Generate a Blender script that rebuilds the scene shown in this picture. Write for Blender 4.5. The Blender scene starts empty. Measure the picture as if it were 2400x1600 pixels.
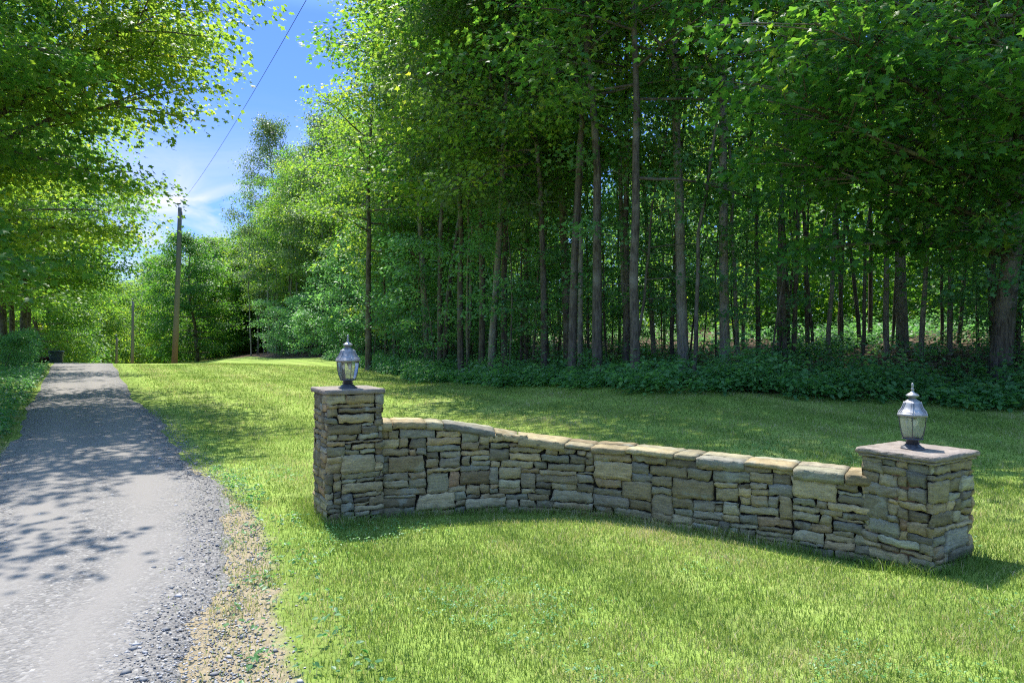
import bpy, math, random
import numpy as np
from mathutils import Vector

scene = bpy.context.scene
COL = scene.collection
R = math.radians

# ------------------------------------------------------------------ camera
cam_d = bpy.data.cameras.new("camera")
cam_d.sensor_width = 36.0
cam_d.lens = 24.0
cam_d.clip_start = 0.05
cam_d.clip_end = 3000.0
cam = bpy.data.objects.new("camera", cam_d)
COL.objects.link(cam)
cam.location = (0, 0, 1.6)
cam.rotation_euler = (R(90), 0, 0)
scene.camera = cam

# ------------------------------------------------------------------ light
SUN_AZ = 27.0      # degrees to the left of the view direction, behind the scene
SUN_EL = 65.0
scene.view_settings.view_transform = 'Standard'
scene.view_settings.look = 'None'
scene.view_settings.gamma = 1.0
scene.view_settings.use_curve_mapping = False
scene.view_settings.exposure = 1.74
scene.cycles.max_bounces = 9
scene.cycles.diffuse_bounces = 7
scene.cycles.glossy_bounces = 2
scene.cycles.transmission_bounces = 5
scene.cycles.transparent_max_bounces = 12
scene.cycles.use_denoising = False
scene.cycles.pixel_filter_type = 'BLACKMAN_HARRIS'
scene.cycles.filter_width = 1.15
scene.cycles.sample_clamp_indirect = 6.0

sd = bpy.data.lights.new("sun", 'SUN')
sd.energy = 2.8
sd.angle = R(0.55)
sd.color = (1.0, 0.955, 0.88)
sun = bpy.data.objects.new("sun", sd)
COL.objects.link(sun)
sdir = Vector((-math.sin(R(SUN_AZ)) * math.cos(R(SUN_EL)), math.cos(R(SUN_AZ)) * math.cos(R(SUN_EL)), math.sin(R(SUN_EL))))
sun.rotation_euler = sdir.to_track_quat('Z', 'Y').to_euler()
sun.location = (-20, 30, 60)

world = bpy.data.worlds.new("World")
scene.world = world
world.use_nodes = True
wn, wl = world.node_tree.nodes, world.node_tree.links
wn.clear()
w_out = wn.new('ShaderNodeOutputWorld')
w_bg = wn.new('ShaderNodeBackground')
w_bg.inputs['Strength'].default_value = 0.15
w_sky = wn.new('ShaderNodeTexSky')
w_sky.sky_type = 'NISHITA'
w_sky.sun_disc = False
w_sky.sun_elevation = R(SUN_EL)
w_sky.sun_rotation = R(-SUN_AZ)
w_sky.air_density = 1.3
w_sky.dust_density = 0.15
w_sky.ozone_density = 3.0
w_tc = wn.new('ShaderNodeTexCoord')
w_map = wn.new('ShaderNodeMapping')
w_map.inputs['Scale'].default_value = (1.0, 1.0, 2.6)
w_map.inputs['Location'].default_value = (0.35, 0.1, 0.12)
w_noise = wn.new('ShaderNodeTexNoise')
w_noise.inputs['Scale'].default_value = 2.3
w_noise.inputs['Detail'].default_value = 8
w_noise.inputs['Roughness'].default_value = 0.55
w_noise.inputs['Distortion'].default_value = 0.5
w_ramp = wn.new('ShaderNodeValToRGB')
w_ramp.color_ramp.elements[0].position = 0.50
w_ramp.color_ramp.elements[0].color = (0, 0, 0, 1)
w_ramp.color_ramp.elements[1].position = 0.74
w_ramp.color_ramp.elements[1].color = (0.85, 0.85, 0.85, 1)
w_sep = wn.new('ShaderNodeSeparateXYZ')
w_low = wn.new('ShaderNodeMapRange')        # clouds gather low over the horizon
w_low.inputs['From Min'].default_value = 0.34
w_low.inputs['From Max'].default_value = 0.14
w_mul = wn.new('ShaderNodeMath'); w_mul.operation = 'MULTIPLY'
w_mix = wn.new('ShaderNodeMixRGB')
w_mix.inputs['Color2'].default_value = (2.1, 2.15, 2.35, 1)
wl.new(w_tc.outputs['Generated'], w_map.inputs['Vector'])
wl.new(w_map.outputs['Vector'], w_noise.inputs['Vector'])
wl.new(w_noise.outputs['Fac'], w_ramp.inputs['Fac'])
wl.new(w_tc.outputs['Generated'], w_sep.inputs['Vector'])
wl.new(w_sep.outputs['Z'], w_low.inputs['Value'])
wl.new(w_ramp.outputs['Color'], w_mul.inputs[0])
wl.new(w_low.outputs['Result'], w_mul.inputs[1])
w_dist = wn.new('ShaderNodeVectorMath'); w_dist.operation = 'DISTANCE'
w_nrm = wn.new('ShaderNodeVectorMath'); w_nrm.operation = 'MULTIPLY'; w_nrm.inputs[1].default_value = (1.0, 1.0, 1.35)
w_dist.inputs[1].default_value = (-0.435, 0.885, 0.155 * 1.35)
w_fall = wn.new('ShaderNodeMapRange'); w_fall.inputs['From Min'].default_value = 0.17; w_fall.inputs['From Max'].default_value = 0.03
w_n2 = wn.new('ShaderNodeTexNoise'); w_n2.inputs['Scale'].default_value = 7.0; w_n2.inputs['Detail'].default_value = 7; w_n2.inputs['Distortion'].default_value = 0.9
w_m3 = wn.new('ShaderNodeMapRange'); w_m3.inputs['From Min'].default_value = 0.36; w_m3.inputs['From Max'].default_value = 0.66
w_m4 = wn.new('ShaderNodeMath'); w_m4.operation = 'MULTIPLY'
w_mx = wn.new('ShaderNodeMath'); w_mx.operation = 'MAXIMUM'
wl.new(w_tc.outputs['Generated'], w_nrm.inputs[0]); wl.new(w_nrm.outputs['Vector'], w_dist.inputs[0])
wl.new(w_dist.outputs['Value'], w_fall.inputs['Value']); wl.new(w_map.outputs['Vector'], w_n2.inputs['Vector'])
wl.new(w_n2.outputs['Fac'], w_m3.inputs['Value'])
wl.new(w_fall.outputs['Result'], w_m4.inputs[0]); wl.new(w_m3.outputs['Result'], w_m4.inputs[1])
wl.new(w_mul.outputs['Value'], w_mx.inputs[0]); wl.new(w_m4.outputs['Value'], w_mx.inputs[1])
wl.new(w_mx.outputs['Value'], w_mix.inputs['Fac'])
w_tint = wn.new('ShaderNodeMixRGB'); w_tint.blend_type = 'MULTIPLY'; w_tint.inputs['Fac'].default_value = 1.0
w_fill_tint = wn.new('ShaderNodeValToRGB')       # tint: low sky deepened to blue, unseen zenith brightened as added fill light
w_fill_tint.color_ramp.elements[0].position = 0.0; w_fill_tint.color_ramp.elements[0].color = (0.150, 0.212, 0.41, 1)
w_fill_tint.color_ramp.elements[1].position = 0.60; w_fill_tint.color_ramp.elements[1].color = (0.98, 1.0, 0.97, 1)
e_ = w_fill_tint.color_ramp.elements.new(0.42); e_.color = (0.165, 0.228, 0.44, 1)
wl.new(w_sep.outputs['Z'], w_fill_tint.inputs['Fac'])
wl.new(w_fill_tint.outputs['Color'], w_tint.inputs['Color2'])
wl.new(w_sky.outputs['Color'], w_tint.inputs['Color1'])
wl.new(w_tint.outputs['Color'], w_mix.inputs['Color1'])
wl.new(w_mix.outputs['Color'], w_bg.inputs['Color'])
wl.new(w_bg.outputs['Background'], w_out.inputs['Surface'])


# ------------------------------------------------------------------ mesh helpers
class MB:
    """collects vertices / faces / per-vertex attributes and links them as ONE mesh object"""
    def __init__(self):
        self.v, self.f3, self.f4, self.m3, self.m4, self.at = [], [], [], [], [], []
        self.n = 0

    def add(self, v, tris=None, quads=None, rnd=0.5, rnd2=0.5, mat=0):
        v = np.asarray(v, dtype=np.float64).reshape(-1, 3)
        k = len(v)
        if tris is not None and len(tris):
            t = np.asarray(tris, dtype=np.int64).reshape(-1, 3) + self.n
            self.f3.append(t); self.m3.append(np.full(len(t), mat, dtype=np.int32))
        if quads is not None and len(quads):
            q = np.asarray(quads, dtype=np.int64).reshape(-1, 4) + self.n
            self.f4.append(q); self.m4.append(np.full(len(q), mat, dtype=np.int32))
        a = np.empty((k, 2))
        a[:, 0] = rnd; a[:, 1] = rnd2
        self.v.append(v); self.at.append(a)
        self.n += k

    def mesh(self, name, mats, smooth=False):
        me = bpy.data.meshes.new(name)
        v = np.concatenate(self.v)
        t = np.concatenate(self.f3) if self.f3 else np.zeros((0, 3), np.int64)
        q = np.concatenate(self.f4) if self.f4 else np.zeros((0, 4), np.int64)
        mi = np.concatenate(self.m3 + self.m4)
        loops = np.concatenate([t.ravel(), q.ravel()]).astype(np.int32)
        starts = np.concatenate([np.arange(len(t)) * 3, len(t) * 3 + np.arange(len(q)) * 4]).astype(np.int32)
        me.vertices.add(len(v))
        me.vertices.foreach_set('co', v.astype(np.float32).ravel())
        me.loops.add(len(loops))
        me.loops.foreach_set('vertex_index', loops)
        me.polygons.add(len(starts))
        me.polygons.foreach_set('loop_start', starts)
        me.polygons.foreach_set('material_index', mi)
        if smooth:
            me.polygons.foreach_set('use_smooth', np.ones(len(starts), dtype=bool))
        a = np.concatenate(self.at).astype(np.float32)
        for i, nm in enumerate(('rnd', 'rnd2')):
            l = me.attributes.new(nm, 'FLOAT', 'POINT')
            l.data.foreach_set('value', np.ascontiguousarray(a[:, i]))
        me.update(calc_edges=True)
        for m in (mats if isinstance(mats, (list, tuple)) else [mats]):
            me.materials.append(m)
        return me

    def build(self, name, mats, parent=None, smooth=False):
        o = bpy.data.objects.new(name, self.mesh(name, mats, smooth))
        COL.objects.link(o)
        o.parent = parent
        return o


def tag(o, label=None, cat=None, group=None, kind=None):
    if label: o['label'] = label
    if cat: o['category'] = cat
    if group: o['group'] = group
    if kind: o['kind'] = kind
    return o


def empty(name, loc, rz=0.0, scale=1.0):
    o = bpy.data.objects.new(name, None)
    o.empty_display_size = 0.2
    COL.objects.link(o)
    o.location = loc
    o.rotation_euler = (0, 0, rz)
    o.scale = (scale, scale, scale)
    return o


def tube(mb, pts, rad, n=7, rnd=0.5, mat=0, cap=True):
    pts = np.asarray(pts, float); rad = np.asarray(rad, float)
    k = len(pts)
    d = np.gradient(pts, axis=0)
    d /= np.linalg.norm(d, axis=1)[:, None] + 1e-12
    ref = np.array([0.0, 0.0, 1.0]) if abs(d[:, 2]).mean() < 0.8 else np.array([1.0, 0.0, 0.0])
    x = np.cross(d, ref); x /= np.linalg.norm(x, axis=1)[:, None] + 1e-12
    y = np.cross(d, x)
    a = np.arange(n) / n * 2 * math.pi
    v = (pts[:, None, :] + rad[:, None, None] * (np.cos(a)[None, :, None] * x[:, None, :] + np.sin(a)[None, :, None] * y[:, None, :])).reshape(-1, 3)
    q = []
    for i in range(k - 1):
        for j in range(n):
            j2 = (j + 1) % n
            q.append((i * n + j, i * n + j2, (i + 1) * n + j2, (i + 1) * n + j))
    tr = []
    if cap:
        v = np.vstack([v, pts[-1:]])
        for j in range(n):
            tr.append(((k - 1) * n + j, (k - 1) * n + (j + 1) % n, k * n))
    mb.add(v, tr, q, rnd=rnd, mat=mat)


def box_pts(mb, c, s, rz=0.0, rnd=0.5, mat=0):
    x, y, z = s[0] / 2, s[1] / 2, s[2] / 2
    v = np.array([(-x, -y, -z), (x, -y, -z), (x, y, -z), (-x, y, -z), (-x, -y, z), (x, -y, z), (x, y, z), (-x, y, z)])
    ca, sa = math.cos(rz), math.sin(rz)
    v = np.stack([v[:, 0] * ca - v[:, 1] * sa, v[:, 0] * sa + v[:, 1] * ca, v[:, 2]], 1) + np.asarray(c)
    mb.add(v, None, [(0, 3, 2, 1), (4, 5, 6, 7), (0, 1, 5, 4), (1, 2, 6, 5), (2, 3, 7, 6), (3, 0, 4, 7)], rnd=rnd, mat=mat)


# ------------------------------------------------------------------ materials
def new_mat(name):
    m = bpy.data.materials.new(name)
    m.use_nodes = True
    nt = m.node_tree
    nt.nodes.clear()
    out = nt.nodes.new('ShaderNodeOutputMaterial')
    return m, nt.nodes, nt.links, out


def N(nodes, typ, **kw):
    n = nodes.new(typ)
    for k, v in kw.items():
        if k in n.inputs: n.inputs[k].default_value = v
        else: setattr(n, k, v)
    return n


def ramp(nodes, stops, interp='LINEAR'):
    r = nodes.new('ShaderNodeValToRGB')
    r.color_ramp.interpolation = interp
    el = r.color_ramp.elements
    while len(el) < len(stops): el.new(0.5)
    for e, (p, c) in zip(el, stops):
        e.position = p
        e.color = (*c, 1) if len(c) == 3 else c
    return r


def leaf_material(name, stops, trans, tmix=0.45, hue=0.02, rough=0.42, spec=0.4):
    m, n, l, out = new_mat(name)
    at = N(n, 'ShaderNodeAttribute', attribute_name='rnd')
    rp = ramp(n, stops)
    oi = N(n, 'ShaderNodeObjectInfo')
    mh = N(n, 'ShaderNodeMapRange'); mh.inputs['To Min'].default_value = 0.5 - hue; mh.inputs['To Max'].default_value = 0.5 + hue
    mv = N(n, 'ShaderNodeMapRange'); mv.inputs['To Min'].default_value = 1.15; mv.inputs['To Max'].default_value = 0.8
    hs = N(n, 'ShaderNodeHueSaturation')
    l.new(at.outputs['Fac'], rp.inputs['Fac'])
    l.new(oi.outputs['Random'], mh.inputs['Value']); l.new(oi.outputs['Random'], mv.inputs['Value'])
    l.new(mh.outputs['Result'], hs.inputs['Hue']); l.new(mv.outputs['Result'], hs.inputs['Value'])
    l.new(rp.outputs['Color'], hs.inputs['Color'])
    p = N(n, 'ShaderNodeBsdfPrincipled', Roughness=rough)
    p.inputs['Specular IOR Level'].default_value = spec
    t = N(n, 'ShaderNodeBsdfTranslucent')
    mul = N(n, 'ShaderNodeMixRGB', blend_type='MULTIPLY'); mul.inputs['Fac'].default_value = 1.0
    mul.inputs['Color2'].default_value = (*trans, 1)
    l.new(hs.outputs['Color'], p.inputs['Base Color'])
    l.new(hs.outputs['Color'], mul.inputs['Color1'])
    l.new(mul.outputs['Color'], t.inputs['Color'])
    mx = N(n, 'ShaderNodeMixShader'); mx.inputs['Fac'].default_value = tmix
    l.new(p.outputs['BSDF'], mx.inputs[1]); l.new(t.outputs['BSDF'], mx.inputs[2])
    l.new(mx.outputs['Shader'], out.inputs['Surface'])
    return m


M_LEAF = leaf_material('maple_leaf', [(0.0, (0.060, 0.165, 0.040)), (0.50, (0.110, 0.240, 0.052)), (0.85, (0.185, 0.310, 0.055)), (1.0, (0.27, 0.35, 0.060))], (2.3, 1.95, 0.75), 0.56, hue=0.022, rough=0.47, spec=0.40)
M_LEAF_GREY = leaf_material('ash_leaf', [(0.0, (0.085, 0.145, 0.050)), (0.6, (0.135, 0.205, 0.070)), (1.0, (0.20, 0.26, 0.095))], (1.7, 1.75, 1.1), 0.48, hue=0.012)
M_LEAF_COOL = leaf_material('understory_leaf', [(0.0, (0.085, 0.205, 0.085)), (0.6, (0.135, 0.280, 0.110)), (1.0, (0.21, 0.35, 0.115))], (1.8, 2.0, 1.0), 0.48, hue=0.012)
M_GRASS = leaf_material('lawn_grass', [(0.0, (0.090, 0.180, 0.028)), (0.42, (0.185, 0.290, 0.052)), (0.75, (0.295, 0.370, 0.095)), (0.92, (0.48, 0.45, 0.20)), (1.0, (0.60, 0.52, 0.32))], (1.3, 1.25, 1.0), 0.45, hue=0.0, rough=0.5, spec=0.3)


def bark_material(name, c0, c1, c2, scale=6.0):
    m, n, l, out = new_mat(name)
    tc = N(n, 'ShaderNodeTexCoord')
    mp = N(n, 'ShaderNodeMapping'); mp.inputs['Scale'].default_value = (1.0, 1.0, 0.16)
    n1 = N(n, 'ShaderNodeTexNoise', Scale=scale * 4, Detail=6.0, Roughness=0.65)
    n2 = N(n, 'ShaderNodeTexNoise', Scale=1.6, Detail=4.0, Roughness=0.6)
    r1 = ramp(n, [(0.35, c0), (0.65, c1)])
    r2 = ramp(n, [(0.48, (0, 0, 0)), (0.62, (1, 1, 1))])
    mx = N(n, 'ShaderNodeMixRGB'); mx.inputs['Color2'].default_value = (*c2, 1)
    l.new(tc.outputs['Object'], mp.inputs['Vector'])
    l.new(mp.outputs['Vector'], n1.inputs['Vector'])
    l.new(tc.outputs['Object'], n2.inputs['Vector'])
    l.new(n1.outputs['Fac'], r1.inputs['Fac']); l.new(n2.outputs['Fac'], r2.inputs['Fac'])
    ml = N(n, 'ShaderNodeMath', operation='MULTIPLY'); ml.inputs[1].default_value = 0.6
    l.new(r2.outputs['Color'], ml.inputs[0])
    l.new(ml.outputs['Value'], mx.inputs['Fac'])
    l.new(r1.outputs['Color'], mx.inputs['Color1'])
    p = N(n, 'ShaderNodeBsdfPrincipled', Roughness=0.9)
    p.inputs['Specular IOR Level'].default_value = 0.15
    l.new(mx.outputs['Color'], p.inputs['Base Color'])
    b = N(n, 'ShaderNodeBump', Strength=0.7, Distance=0.02)
    l.new(n1.outputs['Fac'], b.inputs['Height']); l.new(b.outputs['Normal'], p.inputs['Normal'])
    l.new(p.outputs['BSDF'], out.inputs['Surface'])
    return m


M_BARK = bark_material('maple_bark', (0.050, 0.041, 0.032), (0.165, 0.138, 0.108), (0.26, 0.24, 0.20))
M_BARK_PALE = bark_material('pale_bark', (0.13, 0.115, 0.09), (0.30, 0.27, 0.215), (0.40, 0.38, 0.32))


def stone_material(name, stops, moss=0.55, lichen=0.57):
    m, n, l, out = new_mat(name)
    at = N(n, 'ShaderNodeAttribute', attribute_name='rnd')
    at2 = N(n, 'ShaderNodeAttribute', attribute_name='rnd2')
    tc = N(n, 'ShaderNodeTexCoord')
    rp = ramp(n, stops)
    l.new(at.outputs['Fac'], rp.inputs['Fac'])
    # grain, streaks along the bedding, lichen and moss stains
    mp = N(n, 'ShaderNodeMapping'); mp.inputs['Scale'].default_value = (1, 1, 5)
    ng = N(n, 'ShaderNodeTexNoise', Scale=9.0, Detail=8.0, Roughness=0.7)
    nf = N(n, 'ShaderNodeTexNoise', Scale=60.0, Detail=4.0, Roughness=0.7)
    nl = N(n, 'ShaderNodeTexNoise', Scale=5.5, Detail=6.0, Roughness=0.62, Distortion=0.6)
    nm = N(n, 'ShaderNodeTexNoise', Scale=3.1, Detail=7.0, Roughness=0.7)
    nr = N(n, 'ShaderNodeTexNoise', Scale=4.2, Detail=5.0, Roughness=0.6)
    l.new(tc.outputs['Object'], mp.inputs['Vector'])
    off = N(n, 'ShaderNodeVectorMath', operation='ADD')
    cm = N(n, 'ShaderNodeCombineXYZ')
    s30 = N(n, 'ShaderNodeMath', operation='MULTIPLY'); s30.inputs[1].default_value = 37.0
    l.new(at2.outputs['Fac'], s30.inputs[0])
    l.new(s30.outputs['Value'], cm.inputs['X']); l.new(s30.outputs['Value'], cm.inputs['Z'])
    l.new(mp.outputs['Vector'], off.inputs[0]); l.new(cm.outputs['Vector'], off.inputs[1])
    l.new(off.outputs['Vector'], ng.inputs['Vector'])
    l.new(off.outputs['Vector'], nr.inputs['Vector'])
    for q in (nf, nl, nm): l.new(tc.outputs['Object'], q.inputs['Vector'])
    g = N(n, 'ShaderNodeMapRange'); g.inputs['From Min'].default_value = 0.25; g.inputs['From Max'].default_value = 0.75
    g.inputs['To Min'].default_value = 0.48; g.inputs['To Max'].default_value = 1.52
    l.new(ng.outputs['Fac'], g.inputs['Value'])
    gf = N(n, 'ShaderNodeMapRange'); gf.inputs['To Min'].default_value = 0.55; gf.inputs['To Max'].default_value = 1.45
    l.new(nf.outputs['Fac'], gf.inputs['Value'])
    v2 = N(n, 'ShaderNodeMapRange'); v2.inputs['To Min'].default_value = 0.70; v2.inputs['To Max'].default_value = 1.52
    l.new(at2.outputs['Fac'], v2.inputs['Value'])
    k1 = N(n, 'ShaderNodeMath', operation='MULTIPLY'); k2 = N(n, 'ShaderNodeMath', operation='MULTIPLY')
    l.new(g.outputs['Result'], k1.inputs[0]); l.new(gf.outputs['Result'], k1.inputs[1])
    l.new(k1.outputs['Value'], k2.inputs[0]); l.new(v2.outputs['Result'], k2.inputs[1])
    c1 = N(n, 'ShaderNodeMixRGB', blend_type='MULTIPLY'); c1.inputs['Fac'].default_value = 1
    l.new(rp.outputs['Color'], c1.inputs['Color1']); l.new(k2.outputs['Value'], c1.inputs['Color2'])
    # rusty bleeding
    rr = ramp(n, [(0.62, (0, 0, 0)), (0.78, (0.4, 0.4, 0.4))])
    l.new(nr.outputs['Fac'], rr.inputs['Fac'])
    c2 = N(n, 'ShaderNodeMixRGB'); c2.inputs['Color2'].default_value = (0.19, 0.115, 0.06, 1)
    l.new(rr.outputs['Color'], c2.inputs['Fac']); l.new(c1.outputs['Color'], c2.inputs['Color1'])
    # pale lichen
    rl = ramp(n, [(lichen, (0, 0, 0)), (lichen + 0.09, (0.55, 0.55, 0.55))])
    l.new(nl.outputs['Fac'], rl.inputs['Fac'])
    c3 = N(n, 'ShaderNodeMixRGB'); c3.inputs['Color2'].default_value = (0.30, 0.30, 0.23, 1)
    l.new(rl.outputs['Color'], c3.inputs['Fac']); l.new(c2.outputs['Color'], c3.inputs['Color1'])
    # moss
    rm = ramp(n, [(moss + 0.11, (0, 0, 0)), (moss + 0.17, (0.9, 0.9, 0.9))])
    l.new(nm.outputs['Fac'], rm.inputs['Fac'])
    c4 = N(n, 'ShaderNodeMixRGB'); c4.inputs['Color2'].default_value = (0.040, 0.048, 0.014, 1)
    l.new(rm.outputs['Color'], c4.inputs['Fac']); l.new(c3.outputs['Color'], c4.inputs['Color1'])
    p = N(n, 'ShaderNodeBsdfPrincipled', Roughness=0.82)
    p.inputs['Specular IOR Level'].default_value = 0.25
    l.new(c4.outputs['Color'], p.inputs['Base Color'])
    b = N(n, 'ShaderNodeBump', Strength=0.8, Distance=0.014)
    b2 = N(n, 'ShaderNodeBump', Strength=0.6, Distance=0.005)
    l.new(ng.outputs['Fac'], b.inputs['Height']); l.new(nf.outputs['Fac'], b2.inputs['Height'])
    l.new(b.outputs['Normal'], b2.inputs['Normal']); l.new(b2.outputs['Normal'], p.inputs['Normal'])
    l.new(p.outputs['BSDF'], out.inputs['Surface'])
    return m


STONES = [(0.0, (0.248, 0.178, 0.095)), (0.18, (0.226, 0.184, 0.101)), (0.34, (0.270, 0.206, 0.110)), (0.50, (0.220, 0.194, 0.120)),
          (0.64, (0.176, 0.141, 0.086)), (0.76, (0.193, 0.180, 0.136)), (0.88, (0.253, 0.235, 0.150)), (0.96, (0.297, 0.230, 0.125)), (1.0, (0.231, 0.143, 0.077))]
M_STONE = stone_material('fieldstone', STONES)
M_CAP = stone_material('bluestone_slab', [(0.0, (0.215, 0.180, 0.145)), (0.5, (0.235, 0.198, 0.168)), (1.0, (0.20, 0.175, 0.132))], moss=0.62, lichen=0.63)


def simple_mat(name, col, rough=0.6, metal=0.0, spec=0.5, nscale=None, namp=0.25, bump=0.0):
    m, n, l, out = new_mat(name)
    p = N(n, 'ShaderNodeBsdfPrincipled', Roughness=rough, Metallic=metal)
    p.inputs['Specular IOR Level'].default_value = spec
    p.inputs['Base Color'].default_value = (*col, 1)
    if nscale:
        tc = N(n, 'ShaderNodeTexCoord')
        t = N(n, 'ShaderNodeTexNoise', Scale=nscale, Detail=6.0, Roughness=0.65)
        l.new(tc.outputs['Object'], t.inputs['Vector'])
        lo = tuple(c * (1 - namp) for c in col); hi = tuple(min(1, c * (1 + namp)) for c in col)
        r = ramp(n, [(0.3, lo), (0.7, hi)])
        l.new(t.outputs['Fac'], r.inputs['Fac']); l.new(r.outputs['Color'], p.inputs['Base Color'])
        if bump:
            b = N(n, 'ShaderNodeBump', Strength=bump, Distance=0.01)
            l.new(t.outputs['Fac'], b.inputs['Height']); l.new(b.outputs['Normal'], p.inputs['Normal'])
    l.new(p.outputs['BSDF'], out.inputs['Surface'])
    return m


M_JOINT = simple_mat('dark_joint', (0.030, 0.026, 0.020), 0.95, spec=0.05, nscale=14, namp=0.5)
M_METAL = simple_mat('weathered_metal', (0.27, 0.27, 0.285), 0.45, 0.45, nscale=30, namp=0.35, bump=0.15)
M_METAL_DARK = simple_mat('dark_metal', (0.075, 0.078, 0.09), 0.45, 0.4, nscale=30, namp=0.3)
M_BULB = simple_mat('frosted_bulb', (0.75, 0.75, 0.72), 0.25)
M_BIN = simple_mat('grey_bin_plastic', (0.075, 0.09, 0.085), 0.5, nscale=5, namp=0.2)
M_RED = simple_mat('dull_red_paint', (0.14, 0.035, 0.03), 0.55, nscale=8, namp=0.3)
M_TYRE = simple_mat('black_rubber', (0.02, 0.02, 0.02), 0.8, spec=0.2, nscale=20)

# dusty lantern glass
m, n, l, out = new_mat('dusty_glass')
tr = N(n, 'ShaderNodeBsdfTransparent'); tr.inputs['Color'].default_value = (0.93, 0.95, 0.93, 1)
gl = N(n, 'ShaderNodeBsdfGlossy', Roughness=0.08)
df = N(n, 'ShaderNodeBsdfDiffuse'); df.inputs['Color'].default_value = (0.62, 0.62, 0.56, 1)
tl = N(n, 'ShaderNodeBsdfTranslucent'); tl.inputs['Color'].default_value = (0.75, 0.75, 0.68, 1)
tc = N(n, 'ShaderNodeTexCoord')
mpg = N(n, 'ShaderNodeMapping'); mpg.inputs['Scale'].default_value = (1, 1, 0.25)
tn = N(n, 'ShaderNodeTexNoise', Scale=26.0, Detail=5.0, Roughness=0.6)
l.new(tc.outputs['Object'], mpg.inputs['Vector']); l.new(mpg.outputs['Vector'], tn.inputs['Vector'])
mr = N(n, 'ShaderNodeMapRange'); mr.inputs['From Min'].default_value = 0.3; mr.inputs['From Max'].default_value = 0.7
mr.inputs['To Min'].default_value = 0.10; mr.inputs['To Max'].default_value = 0.36
l.new(tn.outputs['Fac'], mr.inputs['Value'])
d2 = N(n, 'ShaderNodeMixShader'); d2.inputs['Fac'].default_value = 0.6
l.new(df.outputs['BSDF'], d2.inputs[1]); l.new(tl.outputs['BSDF'], d2.inputs[2])
a1 = N(n, 'ShaderNodeMixShader')
l.new(mr.outputs['Result'], a1.inputs['Fac']); l.new(tr.outputs['BSDF'], a1.inputs[1]); l.new(d2.outputs['Shader'], a1.inputs[2])
fr = N(n, 'ShaderNodeFresnel', IOR=1.5)
a2 = N(n, 'ShaderNodeMixShader')
l.new(fr.outputs['Fac'], a2.inputs['Fac']); l.new(a1.outputs['Shader'], a2.inputs[1]); l.new(gl.outputs['BSDF'], a2.inputs[2])
l.new(a2.outputs['Shader'], out.inputs['Surface'])
M_GLASS = m

# pole wood: silver grey with a brown foot
m, n, l, out = new_mat('pole_wood')
tc = N(n, 'ShaderNodeTexCoord'); sp = N(n, 'ShaderNodeSeparateXYZ')
l.new(tc.outputs['Object'], sp.inputs['Vector'])
mpp = N(n, 'ShaderNodeMapping'); mpp.inputs['Scale'].default_value = (9, 9, 0.35)
tn = N(n, 'ShaderNodeTexNoise', Scale=3.0, Detail=6.0, Roughness=0.7)
l.new(tc.outputs['Object'], mpp.inputs['Vector']); l.new(mpp.outputs['Vector'], tn.inputs['Vector'])
ad = N(n, 'ShaderNodeMath', operation='MULTIPLY_ADD'); ad.inputs[1].default_value = 2.4
l.new(tn.outputs['Fac'], ad.inputs[0]); l.new(sp.outputs['Z'], ad.inputs[2])
rz = ramp(n, [(0.0, (0.12, 0.052, 0.026)), (0.18, (0.19, 0.095, 0.05)), (0.40, (0.21, 0.17, 0.125)), (1.0, (0.155, 0.15, 0.145))])
mrz = N(n, 'ShaderNodeMapRange'); mrz.inputs['From Min'].default_value = 0.6; mrz.inputs['From Max'].default_value = 9.0
l.new(ad.outputs['Value'], mrz.inputs['Value']); l.new(mrz.outputs['Result'], rz.inputs['Fac'])
p = N(n, 'ShaderNodeBsdfPrincipled', Roughness=0.85)
l.new(rz.outputs['Color'], p.inputs['Base Color'])
b = N(n, 'ShaderNodeBump', Strength=0.6, Distance=0.01)
l.new(tn.outputs['Fac'], b.inputs['Height']); l.new(b.outputs['Normal'], p.inputs['Normal'])
l.new(p.outputs['BSDF'], out.inputs['Surface'])
M_POLE = m

# ------------------------------------------------------------------ terrain
def road_z(Y): return -0.1 + 0.025 * Y

RIGHT_Y = np.array([0.5, 1.5, 3.24, 4.07, 4.8, 5.86, 7.2, 8.88, 10.05, 13.0, 16.6, 26.6, 34.0, 45.0, 60.0, 80.0])
RIGHT_X = np.array([-0.7, -1.05, -1.5, -1.8, -2.07, -2.49, -3.10, -4.22, -4.97, -6.89, -9.28, -15.45, -20.0, -26.6, -35.5, -47.0])
def road_right(Y): return np.interp(Y, RIGHT_Y, RIGHT_X)
def road_left(Y): return np.where(Y > 6, -0.94 - 0.642 * Y, -0.94 - 0.642 * Y - 0.06 * (6 - Y) ** 2)
DIRT_Y = np.array([0.5, 3.24, 4.07, 4.98, 6.27, 7.0, 8.5, 10.0, 60])
DIRT_X = np.array([-0.3, -0.98, -1.36, -1.70, -2.30, -2.85, -4.0, -4.9, -35.4])
def dirt_right(Y): return np.interp(Y, DIRT_Y, DIRT_X)
EDGE_Y = np.array([7.0, 9.0, 10.5, 10.8, 11.5, 12.7, 15.5, 23, 31, 43, 61, 81, 105, 140])
EDGE_X = np.array([40.0, 24.0, 14.0, 8.1, 4.6, 2.6, 1.0, -2.9, -6.25, -12.5, -24, -37, -52, -75.0])
EDGE_P = np.stack([EDGE_X, EDGE_Y], 1)
EDGE_D = np.diff(EDGE_P, axis=0); EDGE_L = np.linalg.norm(EDGE_D, axis=1); EDGE_S = np.concatenate([[0], np.cumsum(EDGE_L)])
def edge_x(Y): return np.interp(Y, EDGE_Y, EDGE_X)
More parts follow.
